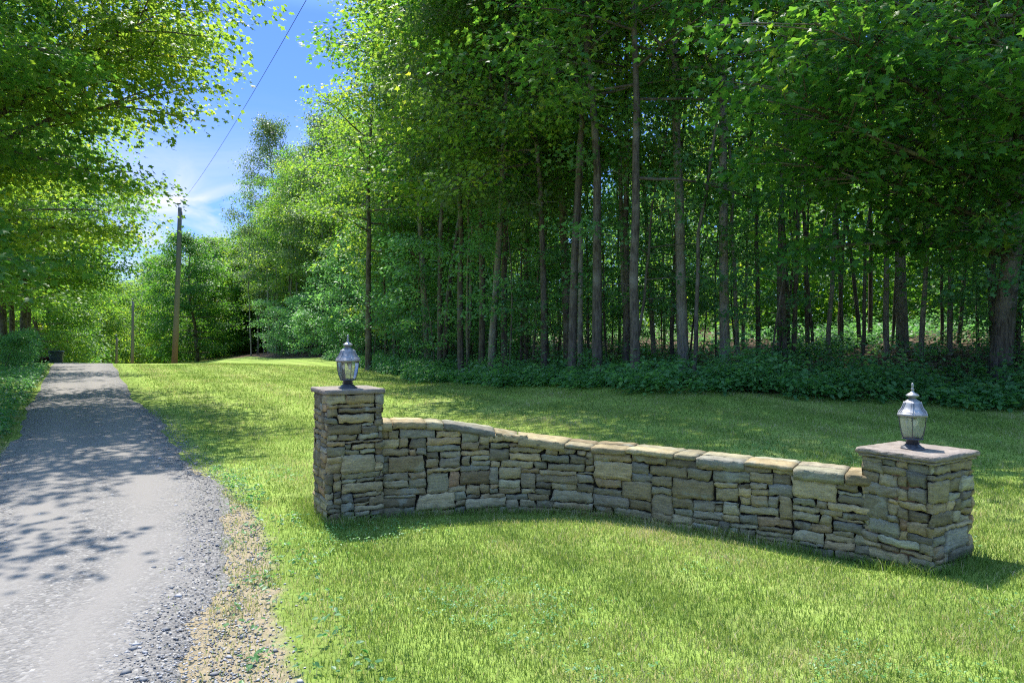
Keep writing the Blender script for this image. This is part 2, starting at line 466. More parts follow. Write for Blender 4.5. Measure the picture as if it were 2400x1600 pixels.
def forest_depth(X, Y):
    """metres inside (+) or outside (-) the forest edge"""
    X = np.asarray(X, float); Y = np.asarray(Y, float)
    best = np.full(X.shape, 1e9)
    for p_, d_, l_ in zip(EDGE_P[:-1], EDGE_D, EDGE_L):
        t_ = np.clip(((X - p_[0]) * d_[0] + (Y - p_[1]) * d_[1]) / l_ ** 2, 0, 1)
        best = np.minimum(best, np.hypot(X - p_[0] - t_ * d_[0], Y - p_[1] - t_ * d_[1]))
    return best * np.where((X > edge_x(Y)) & (Y > 7.0), 1, -1)
def along_edge(sv, d):
    """point at arc length sv along the edge, d metres inside it"""
    x = np.interp(sv, EDGE_S, EDGE_X); y = np.interp(sv, EDGE_S, EDGE_Y)
    h = 2.5
    dx = np.interp(sv + h, EDGE_S, EDGE_X) - np.interp(sv - h, EDGE_S, EDGE_X); dy = np.interp(sv + h, EDGE_S, EDGE_Y) - np.interp(sv - h, EDGE_S, EDGE_Y)
    l_ = np.hypot(dx, dy)
    return x + dy / l_ * d, y - dx / l_ * d
def s_at(x, y):
    return EDGE_S[int(np.argmin(np.hypot(EDGE_X - x, EDGE_Y - y)))]

ctrl = [(-0.7 - 0.6 * y, y, road_z(y)) for y in (1, 3, 6, 9, 12, 16, 20, 24, 27.5)]
ctrl += [(-19.5, 31, 0.60), (-22, 36, 0.34), (-27, 45, -0.5), (-36, 60, -1.8), (-50, 85, -3.0),
         (-10, 9, 0.22), (-15, 16, 0.38), (-20, 25, 0.62), (-27, 33, 0.75), (-40, 40, 0.6), (-40, 20, 1.0), (-15, 3, 0.1),
         (0, 3, 0.0), (0, 0, 0), (-1.6, 6, 0.0), (-1.17, 6.2, 0), (-0.3, 6.4, 0), (0.4, 6.4, 0), (1.0, 6.1, 0), (1.54, 5.77, -0.005), (2.1, 5.3, -0.03),
         (2.61, 5.14, -0.055), (3.34, 4.95, 0.045), (2.886, 4.68, 0.0), (2.0, 3.5, -0.01), (5, 4, 0.16), (4, 2, 0.05), (8, 3, 0.28),
         (14, 10.5, .68), (8.1, 10.8, .55), (4.6, 11.5, .64), (2.6, 12.7, .70), (1.0, 15.5, .56), (-2.9, 23, .24), (-6.25, 31, .33), (-12.5, 43, .56), (-24, 61, 0.2), (-37, 81, -0.5),
         (3, 8, 0.27), (5, 7.3, .24), (0, 9, 0.13), (-0.5, 13, 0.2), (-4, 14, 0.24), (-5, 20, 0.30), (-11, 28, 0.6), (-8, 20, 0.42), (-14, 36, .5),
         (10.2, 18, 1.36), (12, 13, 0.95), (8, 17, 1.10), (15, 22, 1.9), (20, 30, 2.5), (8, 30, 1.7), (2, 32, 1.2), (10, 45, 2.3), (0, 48, 1.7), (-10, 62, 1.5), (-22, 85, 1.0), (30, 60, 3.2), (0, 80, 2.6), (40, 20, 2.6), (18, 7, .5), (30, -10, 1.0)]
ctrl = np.array(ctrl, float)
P0 = ctrl[:, :2]
def tps(r2): return np.where(r2 > 1e-12, r2 * np.log(np.maximum(r2, 1e-12)) * 0.5, 0)
_n = len(ctrl)
A = np.zeros((_n + 3, _n + 3))
A[:_n, :_n] = tps(((P0[:, None] - P0[None]) ** 2).sum(2)) + np.eye(_n) * 0.02
A[:_n, _n] = 1; A[:_n, _n + 1:] = P0; A[_n, :_n] = 1; A[_n + 1:, :_n] = P0.T
W = np.linalg.solve(A, np.concatenate([ctrl[:, 2], np.zeros(3)]))

def ground(X, Y):
    X = np.asarray(X, float); Y = np.asarray(Y, float)
    sh = X.shape
    x, y = X.ravel(), Y.ravel()
    cx, cy, rm = -8.0, 38.0, 62.0
    d = np.hypot(x - cx, y - cy)
    k = np.minimum(1.0, rm / np.maximum(d, 1e-6))
    x, y = cx + (x - cx) * k, cy + (y - cy) * k
    z = np.empty_like(x)
    for i in range(0, len(x), 20000):
        s = slice(i, i + 20000)
        r2 = (x[s, None] - P0[None, :, 0]) ** 2 + (y[s, None] - P0[None, :, 1]) ** 2
        z[s] = tps(r2) @ W[:_n] + W[_n] + W[_n + 1] * x[s] + W[_n + 2] * y[s]
    return z.reshape(sh)

def gz(x, y): return float(ground(np.array([x]), np.array([y]))[0])


def axis(segs):
    out = []
    for a, b, s in segs:
        out.append(np.arange(a, b, s))
    return np.concatenate(out + [np.array([segs[-1][1]])])

gx = axis([(-900, -200, 70), (-200, -70, 10), (-70, -24, 1.5), (-24, 12, 0.22), (12, 40, 1.2), (40, 160, 10), (160, 900, 74)])
gy = axis([(-500, -60, 55), (-60, -4, 4), (-4, 1.5, 0.6), (1.5, 30, 0.22), (30, 70, 0.8), (70, 180, 8), (180, 1200, 85)])
GX, GY = np.meshgrid(gx, gy)
GZ = ground(GX, GY)
nx, ny = len(gx), len(gy)
idx = np.arange(nx * ny).reshape(ny, nx)
quads = np.stack([idx[:-1, :-1], idx[:-1, 1:], idx[1:, 1:], idx[1:, :-1]], -1).reshape(-1, 4)
mb = MB()
fd = forest_depth(GX, GY)
rr_ = road_right(GY); dr_ = dirt_right(GY)
dirt = np.clip((dr_ + 0.12 - GX) / 0.35, 0, 1) * (GY < 11) * np.clip((11 - GY) / 3, 0, 1)
mb.add(np.stack([GX, GY, GZ], -1), None, quads, rnd=np.clip((fd + 0.3) / 1.2, 0, 1).ravel(), rnd2=dirt.ravel())

m, n, l, out = new_mat('lawn_and_forest_floor')
tc = N(n, 'ShaderNodeTexCoord')
aF = N(n, 'ShaderNodeAttribute', attribute_name='rnd'); aD = N(n, 'ShaderNodeAttribute', attribute_name='rnd2')
nb = N(n, 'ShaderNodeTexNoise', Scale=0.9, Detail=6.0, Roughness=0.65)
nf = N(n, 'ShaderNodeTexNoise', Scale=24.0, Detail=6.0, Roughness=0.75)
ne = N(n, 'ShaderNodeTexNoise', Scale=3.5, Detail=6.0, Roughness=0.7)
for q in (nb, nf, ne): l.new(tc.outputs['Object'], q.inputs['Vector'])
rg = ramp(n, [(0.30, (0.155, 0.225, 0.042)), (0.50, (0.215, 0.295, 0.060)), (0.70, (0.29, 0.34, 0.10))])
l.new(nb.outputs['Fac'], rg.inputs['Fac'])
# mowing stripes that run along the drive
mp = N(n, 'ShaderNodeMapping'); mp.inputs['Rotation'].default_value = (0, 0, R(-32)); 
wv = N(n, 'ShaderNodeTexWave', Scale=0.30, Distortion=1.2, Detail=2.0); wv.inputs['Detail Scale'].default_value = 0.4
l.new(tc.outputs['Object'], mp.inputs['Vector']); l.new(mp.outputs['Vector'], wv.inputs['Vector'])
ws = N(n, 'ShaderNodeMapRange'); ws.inputs['To Min'].default_value = 0.86; ws.inputs['To Max'].default_value = 1.16
l.new(wv.outputs['Fac'], ws.inputs['Value'])
fs = N(n, 'ShaderNodeMapRange'); fs.inputs['From Min'].default_value = 0.25; fs.inputs['From Max'].default_value = 0.75; fs.inputs['To Min'].default_value = 0.55; fs.inputs['To Max'].default_value = 1.45
l.new(nf.outputs['Fac'], fs.inputs['Value'])
k = N(n, 'ShaderNodeMath', operation='MULTIPLY'); l.new(ws.outputs['Result'], k.inputs[0]); l.new(fs.outputs['Result'], k.inputs[1])
cg = N(n, 'ShaderNodeMixRGB', blend_type='MULTIPLY'); cg.inputs['Fac'].default_value = 1
l.new(rg.outputs['Color'], cg.inputs['Color1']); l.new(k.outputs['Value'], cg.inputs['Color2'])
# sandy dirt beside the drive
rd = ramp(n, [(0.3, (0.24, 0.20, 0.13)), (0.5, (0.33, 0.265, 0.165)), (0.72, (0.36, 0.32, 0.25))])
l.new(nf.outputs['Fac'], rd.inputs['Fac'])
md = N(n, 'ShaderNodeMath', operation='ADD'); l.new(aD.outputs['Fac'], md.inputs[0]); l.new(ne.outputs['Fac'], md.inputs[1])
rmd = ramp(n, [(0.0, (0, 0, 0)), (1.0, (1, 1, 1))])
mrd = N(n, 'ShaderNodeMapRange'); mrd.inputs['From Min'].default_value = 0.86; mrd.inputs['From Max'].default_value = 1.12
l.new(md.outputs['Value'], mrd.inputs['Value'])
cd = N(n, 'ShaderNodeMixRGB'); l.new(mrd.outputs['Result'], cd.inputs['Fac']); l.new(cg.outputs['Color'], cd.inputs['Color1']); l.new(rd.outputs['Color'], cd.inputs['Color2'])
# leaf litter under the trees
vo = N(n, 'ShaderNodeTexVoronoi', Scale=11.0, Randomness=1.0)
l.new(tc.outputs['Object'], vo.inputs['Vector'])
rl = ramp(n, [(0.0, (0.020, 0.013, 0.009)), (0.4, (0.07, 0.045, 0.03)), (0.75, (0.13, 0.088, 0.06)), (1.0, (0.27, 0.20, 0.15))])
sepc = N(n, 'ShaderNodeSeparateColor'); l.new(vo.outputs['Color'], sepc.inputs['Color'])
l.new(sepc.outputs['Red'], rl.inputs['Fac'])
mf = N(n, 'ShaderNodeMath', operation='ADD'); l.new(aF.outputs['Fac'], mf.inputs[0]); l.new(ne.outputs['Fac'], mf.inputs[1])
mrf = N(n, 'ShaderNodeMapRange'); mrf.inputs['From Min'].default_value = 0.95; mrf.inputs['From Max'].default_value = 1.15
l.new(mf.outputs['Value'], mrf.inputs['Value'])
cf = N(n, 'ShaderNodeMixRGB'); l.new(mrf.outputs['Result'], cf.inputs['Fac']); l.new(cd.outputs['Color'], cf.inputs['Color1']); l.new(rl.outputs['Color'], cf.inputs['Color2'])
p = N(n, 'ShaderNodeBsdfPrincipled', Roughness=0.95); p.inputs['Specular IOR Level'].default_value = 0.1
l.new(cf.outputs['Color'], p.inputs['Base Color'])
b = N(n, 'ShaderNodeBump', Strength=0.8, Distance=0.03)
l.new(nf.outputs['Fac'], b.inputs['Height'])
b2 = N(n, 'ShaderNodeBump', Strength=0.6, Distance=0.03)
l.new(vo.outputs['Distance'], b2.inputs['Height']); l.new(b.outputs['Normal'], b2.inputs['Normal'])
l.new(b2.outputs['Normal'], p.inputs['Normal'])
l.new(p.outputs['BSDF'], out.inputs['Surface'])
gnd = mb.build('ground', m, smooth=True)
tag(gnd, kind='structure')

# ------------------------------------------------------------------ gravel drive
rng = np.random.default_rng(5)
ry = np.concatenate([np.arange(0.2, 14, 0.08), np.arange(14, 34, 0.2), np.arange(34, 76, 1.0)])
nc = 34
def wob(y, seed):
    r_ = np.random.default_rng(seed); o = np.zeros_like(y)
    for f, a in ((0.5, .07), (1.3, .05), (3.1, .035), (7.0, .025), (14.0, .015)):
        o += a * np.sin(y * f * 2 + r_.uniform(0, 6.28)) * np.clip((f * 0 + 22 - y - f) / 8, 0.0 if f > 1 else 0.5, 1)
    return o
xl = road_left(ry) + wob(ry, 1) * 0.8; xr = road_right(ry) + wob(ry, 2) * 1.1 + 0.05
t = np.linspace(0, 1, nc)
RX = xl[:, None] * (1 - t) + xr[:, None] * t
RY = np.repeat(ry[:, None], nc, 1)
crown = 0.02 * (1 - (2 * t - 1) ** 2)[None]
RZ = ground(RX, RY) + 0.010 + crown * np.clip((30 - RY) / 10, 0.3, 1)
RZ[:, 0] -= 0.03; RZ[:, -1] -= 0.03
idx = np.arange(len(ry) * nc).reshape(len(ry), nc)
quads = np.stack([idx[:-1, :-1], idx[:-1, 1:], idx[1:, 1:], idx[1:, :-1]], -1).reshape(-1, 4)
mb = MB()
mb.add(np.stack([RX, RY, RZ], -1), None, quads, rnd=np.repeat(t[None], len(ry), 0).ravel())
m, n, l, out = new_mat('gravel_drive')
tc = N(n, 'ShaderNodeTexCoord'); aT = N(n, 'ShaderNodeAttribute', attribute_name='rnd')
vo = N(n, 'ShaderNodeTexVoronoi', Scale=52.0); vo2 = N(n, 'ShaderNodeTexVoronoi', Scale=23.0)
nb = N(n, 'ShaderNodeTexNoise', Scale=1.1, Detail=6.0, Roughness=0.65, Distortion=0.4)
nf = N(n, 'ShaderNodeTexNoise', Scale=90.0, Detail=4.0, Roughness=0.8)
mps = N(n, 'ShaderNodeMapping'); mps.inputs['Rotation'].default_value = (0, 0, R(-32)); mps.inputs['Scale'].default_value = (1.4, 0.25, 1)
l.new(tc.outputs['Object'], mps.inputs['Vector'])
for q in (vo, vo2, nf): l.new(tc.outputs['Object'], q.inputs['Vector'])
l.new(mps.outputs['Vector'], nb.inputs['Vector'])
sc = N(n, 'ShaderNodeSeparateColor'); l.new(vo.outputs['Color'], sc.inputs['Color'])
rs = ramp(n, [(0.0, (0.118, 0.112, 0.107)), (0.5, (0.180, 0.171, 0.160)), (0.9, (0.24, 0.226, 0.21)), (1.0, (0.36, 0.34, 0.31))])
l.new(sc.outputs['Red'], rs.inputs['Fac'])
rdust = ramp(n, [(0.3, (0.188, 0.173, 0.158)), (0.7, (0.238, 0.220, 0.198))])
l.new(nf.outputs['Fac'], rdust.inputs['Fac'])
# packed fine dust in the wheel tracks, loose stone between and at the sides
tr1 = ramp(n, [(0.10, (0.15,) * 3), (0.26, (1,) * 3), (0.40, (0.55,) * 3), (0.52, (0.30,) * 3), (0.66, (1,) * 3), (0.80, (0.5,) * 3), (0.95, (0.05,) * 3)])
l.new(aT.outputs['Fac'], tr1.inputs['Fac'])
mm = N(n, 'ShaderNodeMath', operation='MULTIPLY_ADD'); mm.inputs[1].default_value = 1.6; mm.inputs[2].default_value = -0.8
l.new(nb.outputs['Fac'], mm.inputs[0])
ma = N(n, 'ShaderNodeMath', operation='ADD', use_clamp=True); l.new(mm.outputs['Value'], ma.inputs[0]); l.new(tr1.outputs['Color'], ma.inputs[1])
cx_ = N(n, 'ShaderNodeMixRGB'); l.new(ma.outputs['Value'], cx_.inputs['Fac']); l.new(rs.outputs['Color'], cx_.inputs['Color1']); l.new(rdust.outputs['Color'], cx_.inputs['Color2'])
p = N(n, 'ShaderNodeBsdfPrincipled', Roughness=0.9); p.inputs['Specular IOR Level'].default_value = 0.2
l.new(cx_.outputs['Color'], p.inputs['Base Color'])
inv = N(n, 'ShaderNodeMath', operation='SUBTRACT'); inv.inputs[0].default_value = 1.15; l.new(ma.outputs['Value'], inv.inputs[1])
b = N(n, 'ShaderNodeBump', Distance=0.012); l.new(inv.outputs['Value'], b.inputs['Strength']); l.new(vo.outputs['Distance'], b.inputs['Height']); b.invert = True
b2 = N(n, 'ShaderNodeBump', Strength=0.35, Distance=0.006); l.new(nf.outputs['Fac'], b2.inputs['Height']); l.new(b.outputs['Normal'], b2.inputs['Normal'])
l.new(b2.outputs['Normal'], p.inputs['Normal'])
l.new(p.outputs['BSDF'], out.inputs['Surface'])
drive = mb.build('driveway', m, smooth=True)
tag(drive, kind='structure')

# loose stones lying on the drive and its shoulder
m, n, l, out = new_mat('loose_stone')
aR = N(n, 'ShaderNodeAttribute', attribute_name='rnd')
r_ = ramp(n, [(0.0, (0.13, 0.128, 0.128)), (0.5, (0.235, 0.228, 0.22)), (0.9, (0.38, 0.37, 0.37)), (1.0, (0.52, 0.49, 0.45))])
p = N(n, 'ShaderNodeBsdfPrincipled', Roughness=0.85)
l.new(aR.outputs['Fac'], r_.inputs['Fac']); l.new(r_.outputs['Color'], p.inputs['Base Color']); l.new(p.outputs['BSDF'], out.inputs['Surface'])
M_PEBBLE = m
K = 30000
py = 2.7 + (rng.random(K) ** 1.7) * 11
side = rng.random(K)
wdt = road_right(py) - road_left(py)
px = np.where(side < 0.62, road_right(py) + 0.30 - np.abs(rng.normal(0, 0.55, K)) + rng.normal(0, .12, K),
              np.where(side < 0.85, road_left(py) + wdt * (0.50 + rng.normal(0, 0.09, K)), road_left(py) + wdt * rng.random(K)))
shd = rng.random(K) < 0.075
px = np.where(shd, road_right(py) + rng.random(K) * np.maximum(0.1, dirt_right(py) - road_right(py)), px)
sz = 0.0025 + 0.0085 * rng.random(K) ** 3.0
big = rng.random(K) < 0.004; sz = np.where(big, 0.016 + 0.014 * rng.random(K), sz)
pz = ground(px, py) + np.where(px < road_right(py) + .02, 0.022, 0.004)
octv = np.array([(1, 0, 0), (0, 1, 0), (-1, 0, 0), (0, -1, 0), (0, 0, 0.7), (0, 0, -0.7)], float)
octf = np.array([(0, 1, 4), (1, 2, 4), (2, 3, 4), (3, 0, 4), (1, 0, 5), (2, 1, 5), (3, 2, 5), (0, 3, 5)])
an = rng.random(K) * 6.28
vv = octv[None] * (0.6 + 0.8 * rng.random((K, 6, 3))) * sz[:, None, None]
vv[:, :, 0] *= 1.3; vv[:, :, 2] *= 0.7
ca, sa = np.cos(an)[:, None], np.sin(an)[:, None]
v3 = np.stack([vv[..., 0] * ca - vv[..., 1] * sa + px[:, None], vv[..., 0] * sa + vv[..., 1] * ca + py[:, None], vv[..., 2] + pz[:, None]], -1)
mb = MB()
mb.add(v3, (octf[None] + 6 * np.arange(K)[:, None, None]).reshape(-1, 3), None, rnd=np.repeat(rng.random(K), 6))
o = mb.build('gravel', M_PEBBLE)
tag(o, 'loose grey crushed stone strewn over the drive and its shoulder', 'gravel', kind='stuff')


# ------------------------------------------------------------------ stone masonry
def pack(U, H, seed, hmin=0.035, hmax=0.125, wmin=0.09, wmax=0.34, big=0.06):
    """irregular courses: always lay the next stone in the lowest gap"""
    r = random.Random(seed)
    du = 0.01
    n_ = int(U / du)
    sky = [0.0] * n_
    Hs = [H((i + 0.5) * du) for i in range(n_)]
    out_ = []
    while True:
        best, bi = 1e9, -1
        for i in range(n_):
            if sky[i] < Hs[i] - 0.012 and sky[i] < best - 1e-6:
                best, bi = sky[i], i
        if bi < 0: break
        j = bi
        while j < n_ and abs(sky[j] - best) < 1e-6 and sky[j] < Hs[j] - 0.011: j += 1
        w = r.uniform(wmin, wmax) if r.random() > 0.25 else r.uniform(wmin * 0.6, wmin * 1.5)
        h = r.triangular(hmin, hmax, hmin + 0.45 * (hmax - hmin))
        if r.random() < big: h = r.uniform(hmax * 1.1, hmax * 1.6); w = r.uniform(wmax * 0.5, wmax * 0.9)
        if h < 0.05: w = max(w, 0.13)
        k_ = max(3, int(w / du))
        e = bi + k_
        if j - e < int(0.07 / du): e = j
        e = min(e, j)
        lv = [abs(x) for x in []]
        nb_ = []
        if bi > 0: nb_.append(sky[bi - 1] - best)
        if j < n_ and e == j: nb_.append(sky[j] - best)
        nb_ = [x for x in nb_ if hmin * 0.8 <= x <= hmax * 1.15]
        if nb_ and r.random() < 0.62: h = r.choice(nb_)
        top = min(Hs[bi:e])
        if max(Hs[bi:e]) - (best + h) < hmin * 0.75: h = max(Hs[bi:e]) - best
        out_.append((bi * du, e * du, best, best + h))
        for i in range(bi, e): sky[i] = best + h
    return out_


def hnoise(p, f, s):
    return (np.sin(p[..., 0] * f * 1.3 + s) * np.cos(p[..., 1] * f * 1.7 + s * 2.1) + np.sin(p[..., 2] * f * 2.3 + s * 0.7 + p[..., 0] * f)) * 0.5


NR = np.random.default_rng(404)
def lay_stones(mb, U, H, mapper, seed, corners=(), joint=0.0042, drift=0.9, **kw):
    r = random.Random(seed + 99)
    ph = [r.uniform(0, 6.28) for _ in range(4)]
    for (u0, u1, v0, v1) in pack(U, H, seed, **kw):
        w, h = u1 - u0, v1 - v0
        if h < 0.018 or w < 0.025: continue
        jt = joint * r.uniform(0.5, 1.5)
        ju, jv = min(jt, w * 0.2), min(jt * 0.8, h * 0.22)
        c = []
        for (cu, cv) in ((u0 + ju, v0 + jv), (u1 - ju, v0 + jv), (u1 - ju, v1 - jv), (u0 + ju, v1 - jv)):
            a_ = min(0.010, h * 0.13)
            c.append((cu + r.uniform(-a_, a_ * 0.8), cv + r.uniform(-a_, a_)))
        if r.random() < 0.14:     # a chipped or wedge-shaped end
            k_ = r.randrange(4)
            cu, cv = c[k_]
            c[k_] = (cu + (w * r.uniform(0.06, 0.16)) * (1 if k_ in (0, 3) else -1), cv)
        us = list(np.linspace(0, 1, max(4, int(w / 0.028) + 1)))
        for cu in corners:
            if u0 + ju + 0.004 < cu < u1 - ju - 0.004:
                t_ = (cu - u0 - ju) / (w - 2 * ju)
                us = [x for x in us if abs(x - t_) > 0.04 or x in (0.0, 1.0)] + [t_]
        us = sorted(us)
        vs = np.linspace(0, 1, max(4, int(h / 0.028) + 1))
        # widen by one skirt ring that runs back into the wall
        S = np.array([us[0]] + us + [us[-1]]); T = np.concatenate([[0], vs, [1]])
        SS, TT = np.meshgrid(S, T)
        cu = np.array(c)
        UU = (1 - SS) * (1 - TT) * cu[0, 0] + SS * (1 - TT) * cu[1, 0] + SS * TT * cu[2, 0] + (1 - SS) * TT * cu[3, 0]
        VV = (1 - SS) * (1 - TT) * cu[0, 1] + SS * (1 - TT) * cu[1, 1] + SS * TT * cu[2, 1] + (1 - SS) * TT * cu[3, 1]
        for k_ in corners:       # keep the row of vertices on the arris exactly there
            if u0 + ju + 0.004 < k_ < u1 - ju - 0.004:
                t_ = (k_ - u0 - ju) / (w - 2 * ju)
                UU[:, np.abs(S - t_) < 1e-9] = k_
        sd_ = r.uniform(0, 50)
        VV = VV + (0.004 * np.sin(UU * 31 + sd_) + 0.003 * np.sin(UU * 77 + sd_)) * np.abs(2 * TT - 1)
        UUe = UU + 0.004 * np.sin(VV * 60 + sd_) * np.abs(2 * SS - 1) ** 3 * (0 if any(u0 < k_ < u1 for k_ in corners) else 1)
        VV = VV + drift * (0.010 * np.sin(UU * 2.3 + ph[0] + VV * 4) + 0.006 * np.sin(UU * 5.1 + ph[1]))
        du_ = np.minimum(SS * w, (1 - SS) * w); dv_ = np.minimum(TT * h, (1 - TT) * h)
        e = np.clip(np.minimum(du_, dv_) / min(0.010, h * 0.25), 0, 1)
        dep = r.uniform(-0.009, 0.010) + (SS - 0.5) * r.uniform(-0.012, 0.012) + (TT - 0.5) * r.uniform(-0.008, 0.012)
        dep = dep - (1 - e) ** 2 * r.uniform(0.002, 0.005)
        dep = dep + 0.0035 * np.sin(UU * 45 + sd_) * np.sin(VV * 70 + sd_ * 1.7) + 0.002 * np.sin(UU * 130 + sd_) * np.sin(VV * 150)
        UUe = UUe + (0.0 if any(u0 < k_ < u1 for k_ in corners) else 1.0) * NR.normal(0, .0028, UU.shape); VV = VV + NR.normal(0, .0026, UU.shape); dep = dep + NR.normal(0, .0016, UU.shape)
        dep[0, :] = -0.06; dep[-1, :] = -0.06; dep[:, 0] = -0.06; dep[:, -1] = -0.06
        V3 = mapper(UUe, VV, dep)
        a_, b_ = SS.shape
        ix = np.arange(a_ * b_).reshape(a_, b_)
        q = np.stack([ix[:-1, :-1], ix[:-1, 1:], ix[1:, 1:], ix[1:, :-1]], -1).reshape(-1, 4)
        mb.add(V3, None, q, rnd=r.random(), rnd2=r.random())


def slab(mb, poly, ztop, thick, seed, rough=0.008, div=0.03, sub=True, rnd=0.5):
    """thick slab with chipped, uneven edges over a convex outline"""
    r = np.random.default_rng(seed)
    pts = []
    P = np.array(poly, float); k_ = len(P)
    for i in range(k_):
        a_, b_ = P[i], P[(i + 1) % k_]
        n_ = max(2, int(np.linalg.norm(b_ - a_) / div))
        for t_ in np.arange(n_) / n_: pts.append(a_ * (1 - t_) + b_ * t_)
    pts = np.array(pts); c = P.mean(0); n_ = len(pts)
    s = np.cumsum(r.normal(0, 1, n_)); s -= np.linspace(s[0], s[-1], n_); s = s / (np.abs(s).max() + 1e-9)
    def ring(off, z, a_):
        d = pts - c; d /= np.linalg.norm(d, axis=1)[:, None]
        pp = pts + d * (off + rough * s + r.normal(0, a_, n_))[:, None]
        return np.concatenate([pp, (z + r.normal(0, a_ * 0.6, n_))[:, None]], 1)
    rings = [ring(-0.03, ztop - thick, 0), ring(-0.006, ztop - thick, rough * .3), ring(0.0, ztop - thick * 0.7, rough * .5), ring(-0.001, ztop - thick * 0.35, rough * .5),
             ring(-0.004, ztop - 0.005, rough * .4), ring(-0.012, ztop, rough * .15), ring(-0.10, ztop + 0.001, 0)]
    v = np.concatenate(rings + [np.array([[c[0], c[1], ztop + 0.002]]), np.array([[c[0], c[1], ztop - thick]])])
    q, tr_ = [], []
    for a_ in range(len(rings) - 1):
        for j in range(n_):
            j2 = (j + 1) % n_
            q.append((a_ * n_ + j, a_ * n_ + j2, (a_ + 1) * n_ + j2, (a_ + 1) * n_ + j))
    L_ = (len(rings) - 1) * n_
    for j in range(n_):
        tr_.append((L_ + j, L_ + (j + 1) % n_, len(rings) * n_)); tr_.append(((j + 1) % n_, j, len(rings) * n_ + 1))
    mb.add(v, tr_, q, rnd=rnd, rnd2=r.random())


def make_pillar(A_, B_, C_, ztop, zbase, seed, label, cap_thick, over=0.022, double=False):
    """A = near corner, B = next corner to the right, C = corner to the left/back"""
    A_, B_, C_ = (np.array(x, float) for x in (A_, B_, C_))
    D_ = B_ + C_ - A_
    loop = [C_, A_, B_, D_]                      # counter-clockwise from above
    L_ = [np.linalg.norm(loop[(i + 1) % 4] - loop[i]) for i in range(4)]
    cum = np.concatenate([[0], np.cumsum(L_)])
    nrm = []
    for i in range(4):
        d = (loop[(i + 1) % 4] - loop[i]) / L_[i]
        nrm.append(np.array([d[1], -d[0]]))
    cen = (A_ + D_) / 2
    hb = ztop - cap_thick - zbase
    def mapper(u, v, dep):
        u = np.mod(u, cum[4])
        side_ = np.clip(np.searchsorted(cum, u, 'right') - 1, 0, 3)
        LP = np.array(loop); NN = np.array(nrm)
        base = LP[side_] + (LP[(side_ + 1) % 4] - LP[side_]) * ((u - cum[side_]) / np.array(L_)[side_])[..., None]
        nn = NN[side_].copy()
        for i in range(4):                        # mitre exactly on the arris
            on = np.abs(u - cum[i]) < 1e-6
            m_ = (NN[i] + NN[i - 1]); m_ = m_ / (1 + float(NN[i] @ NN[i - 1]))
            nn[on] = m_ * 0.92
        xy = base + nn * dep[..., None]
        return np.concatenate([xy, (zbase + v)[..., None]], -1)
    root = empty('stone_pillar', (cen[0], cen[1], zbase))
    tag(root, label, 'pillar')
    mb = MB()
    corners = [cum[1], cum[2], cum[3]]
    lay_stones(mb, cum[4], lambda u: hb, mapper, seed, corners=corners, drift=0.0, hmin=0.032, hmax=0.112, wmin=0.11, wmax=0.36)
    k_ = 0.045
    core = [p_ + (cen - p_) / np.linalg.norm(cen - p_) * k_ * 1.1 for p_ in loop]
    v = np.array([(*p_, zbase - 0.3) for p_ in core] + [(*p_, ztop - cap_thick) for p_ in core])
    mb.add(v, None, [(0, 1, 5, 4), (1, 2, 6, 5), (2, 3, 7, 6), (3, 0, 4, 7), (4, 5, 6, 7)], mat=1)
    o = mb.build('masonry', [M_STONE, M_JOINT]); place_child(o, root)
    mb = MB()
    poly = [p_ + (p_ - cen) / np.linalg.norm(p_ - cen) * over * 1.414 for p_ in (C_, A_, B_, D_)]
    if double:
        slab(mb, poly, ztop, cap_thick * 0.62, seed + 1, rough=0.009, rnd=0.4)
        poly2 = [p_ + (p_ - cen) / np.linalg.norm(p_ - cen) * (over - 0.012) * 1.414 for p_ in (C_, A_, B_, D_)]
        slab(mb, poly2, ztop - cap_thick * 0.60, cap_thick * 0.40, seed + 2, rough=0.010, rnd=0.9)
    else:
        slab(mb, poly, ztop, cap_thick, seed + 1, rough=0.006, rnd=0.6)
    o = mb.build('cap_stone', M_CAP); place_child(o, root)
    return root, cen


def place_child(o, root):
    """geometry was written in world space: keep it there under its root"""
    o.parent = root
    me = o.data
    k_ = len(me.vertices)
    a_ = np.empty(k_ * 3, dtype=np.float32); me.vertices.foreach_get('co', a_)
    a_ = a_.reshape(-1, 3) - np.array(root.location[:], dtype=np.float32)
    me.vertices.foreach_set('co', a_.ravel()); me.update()


LP_A, LP_B, LP_C = (-1.611, 5.945), (-1.165, 6.155), (-1.855, 6.375)
p1, cen1 = make_pillar(LP_A, LP_B, LP_C, 1.178, -0.06, 11, 'tall square pillar of stacked fieldstone at the left end of the wall, beside the drive', 0.045)
RP_A, RP_B, RP_C = (2.886, 4.68), (3.343, 4.954), (2.615, 5.115)
p2, cen2 = make_pillar(RP_A, RP_B, RP_C, 0.812, -0.14, 23, 'shorter fieldstone pillar with a wide worn slab, at the right end of the wall', 0.062, over=0.03, double=True)

# the low curved wall between the pillars
wf = np.array([(-1.30, 6.15), (-1.177, 6.19), (-0.75, 6.30), (-0.317, 6.37), (0.04, 6.395), (0.382, 6.37), (0.72, 6.265), (1.03, 6.12), (1.54, 5.78), (2.10, 5.43), (2.46, 5.20), (2.80, 4.98)])
wz = np.array([0.88, 0.872, 0.865, 0.79, 0.715, 0.665, 0.638, 0.642, 0.630, 0.618, 0.602, 0.60])
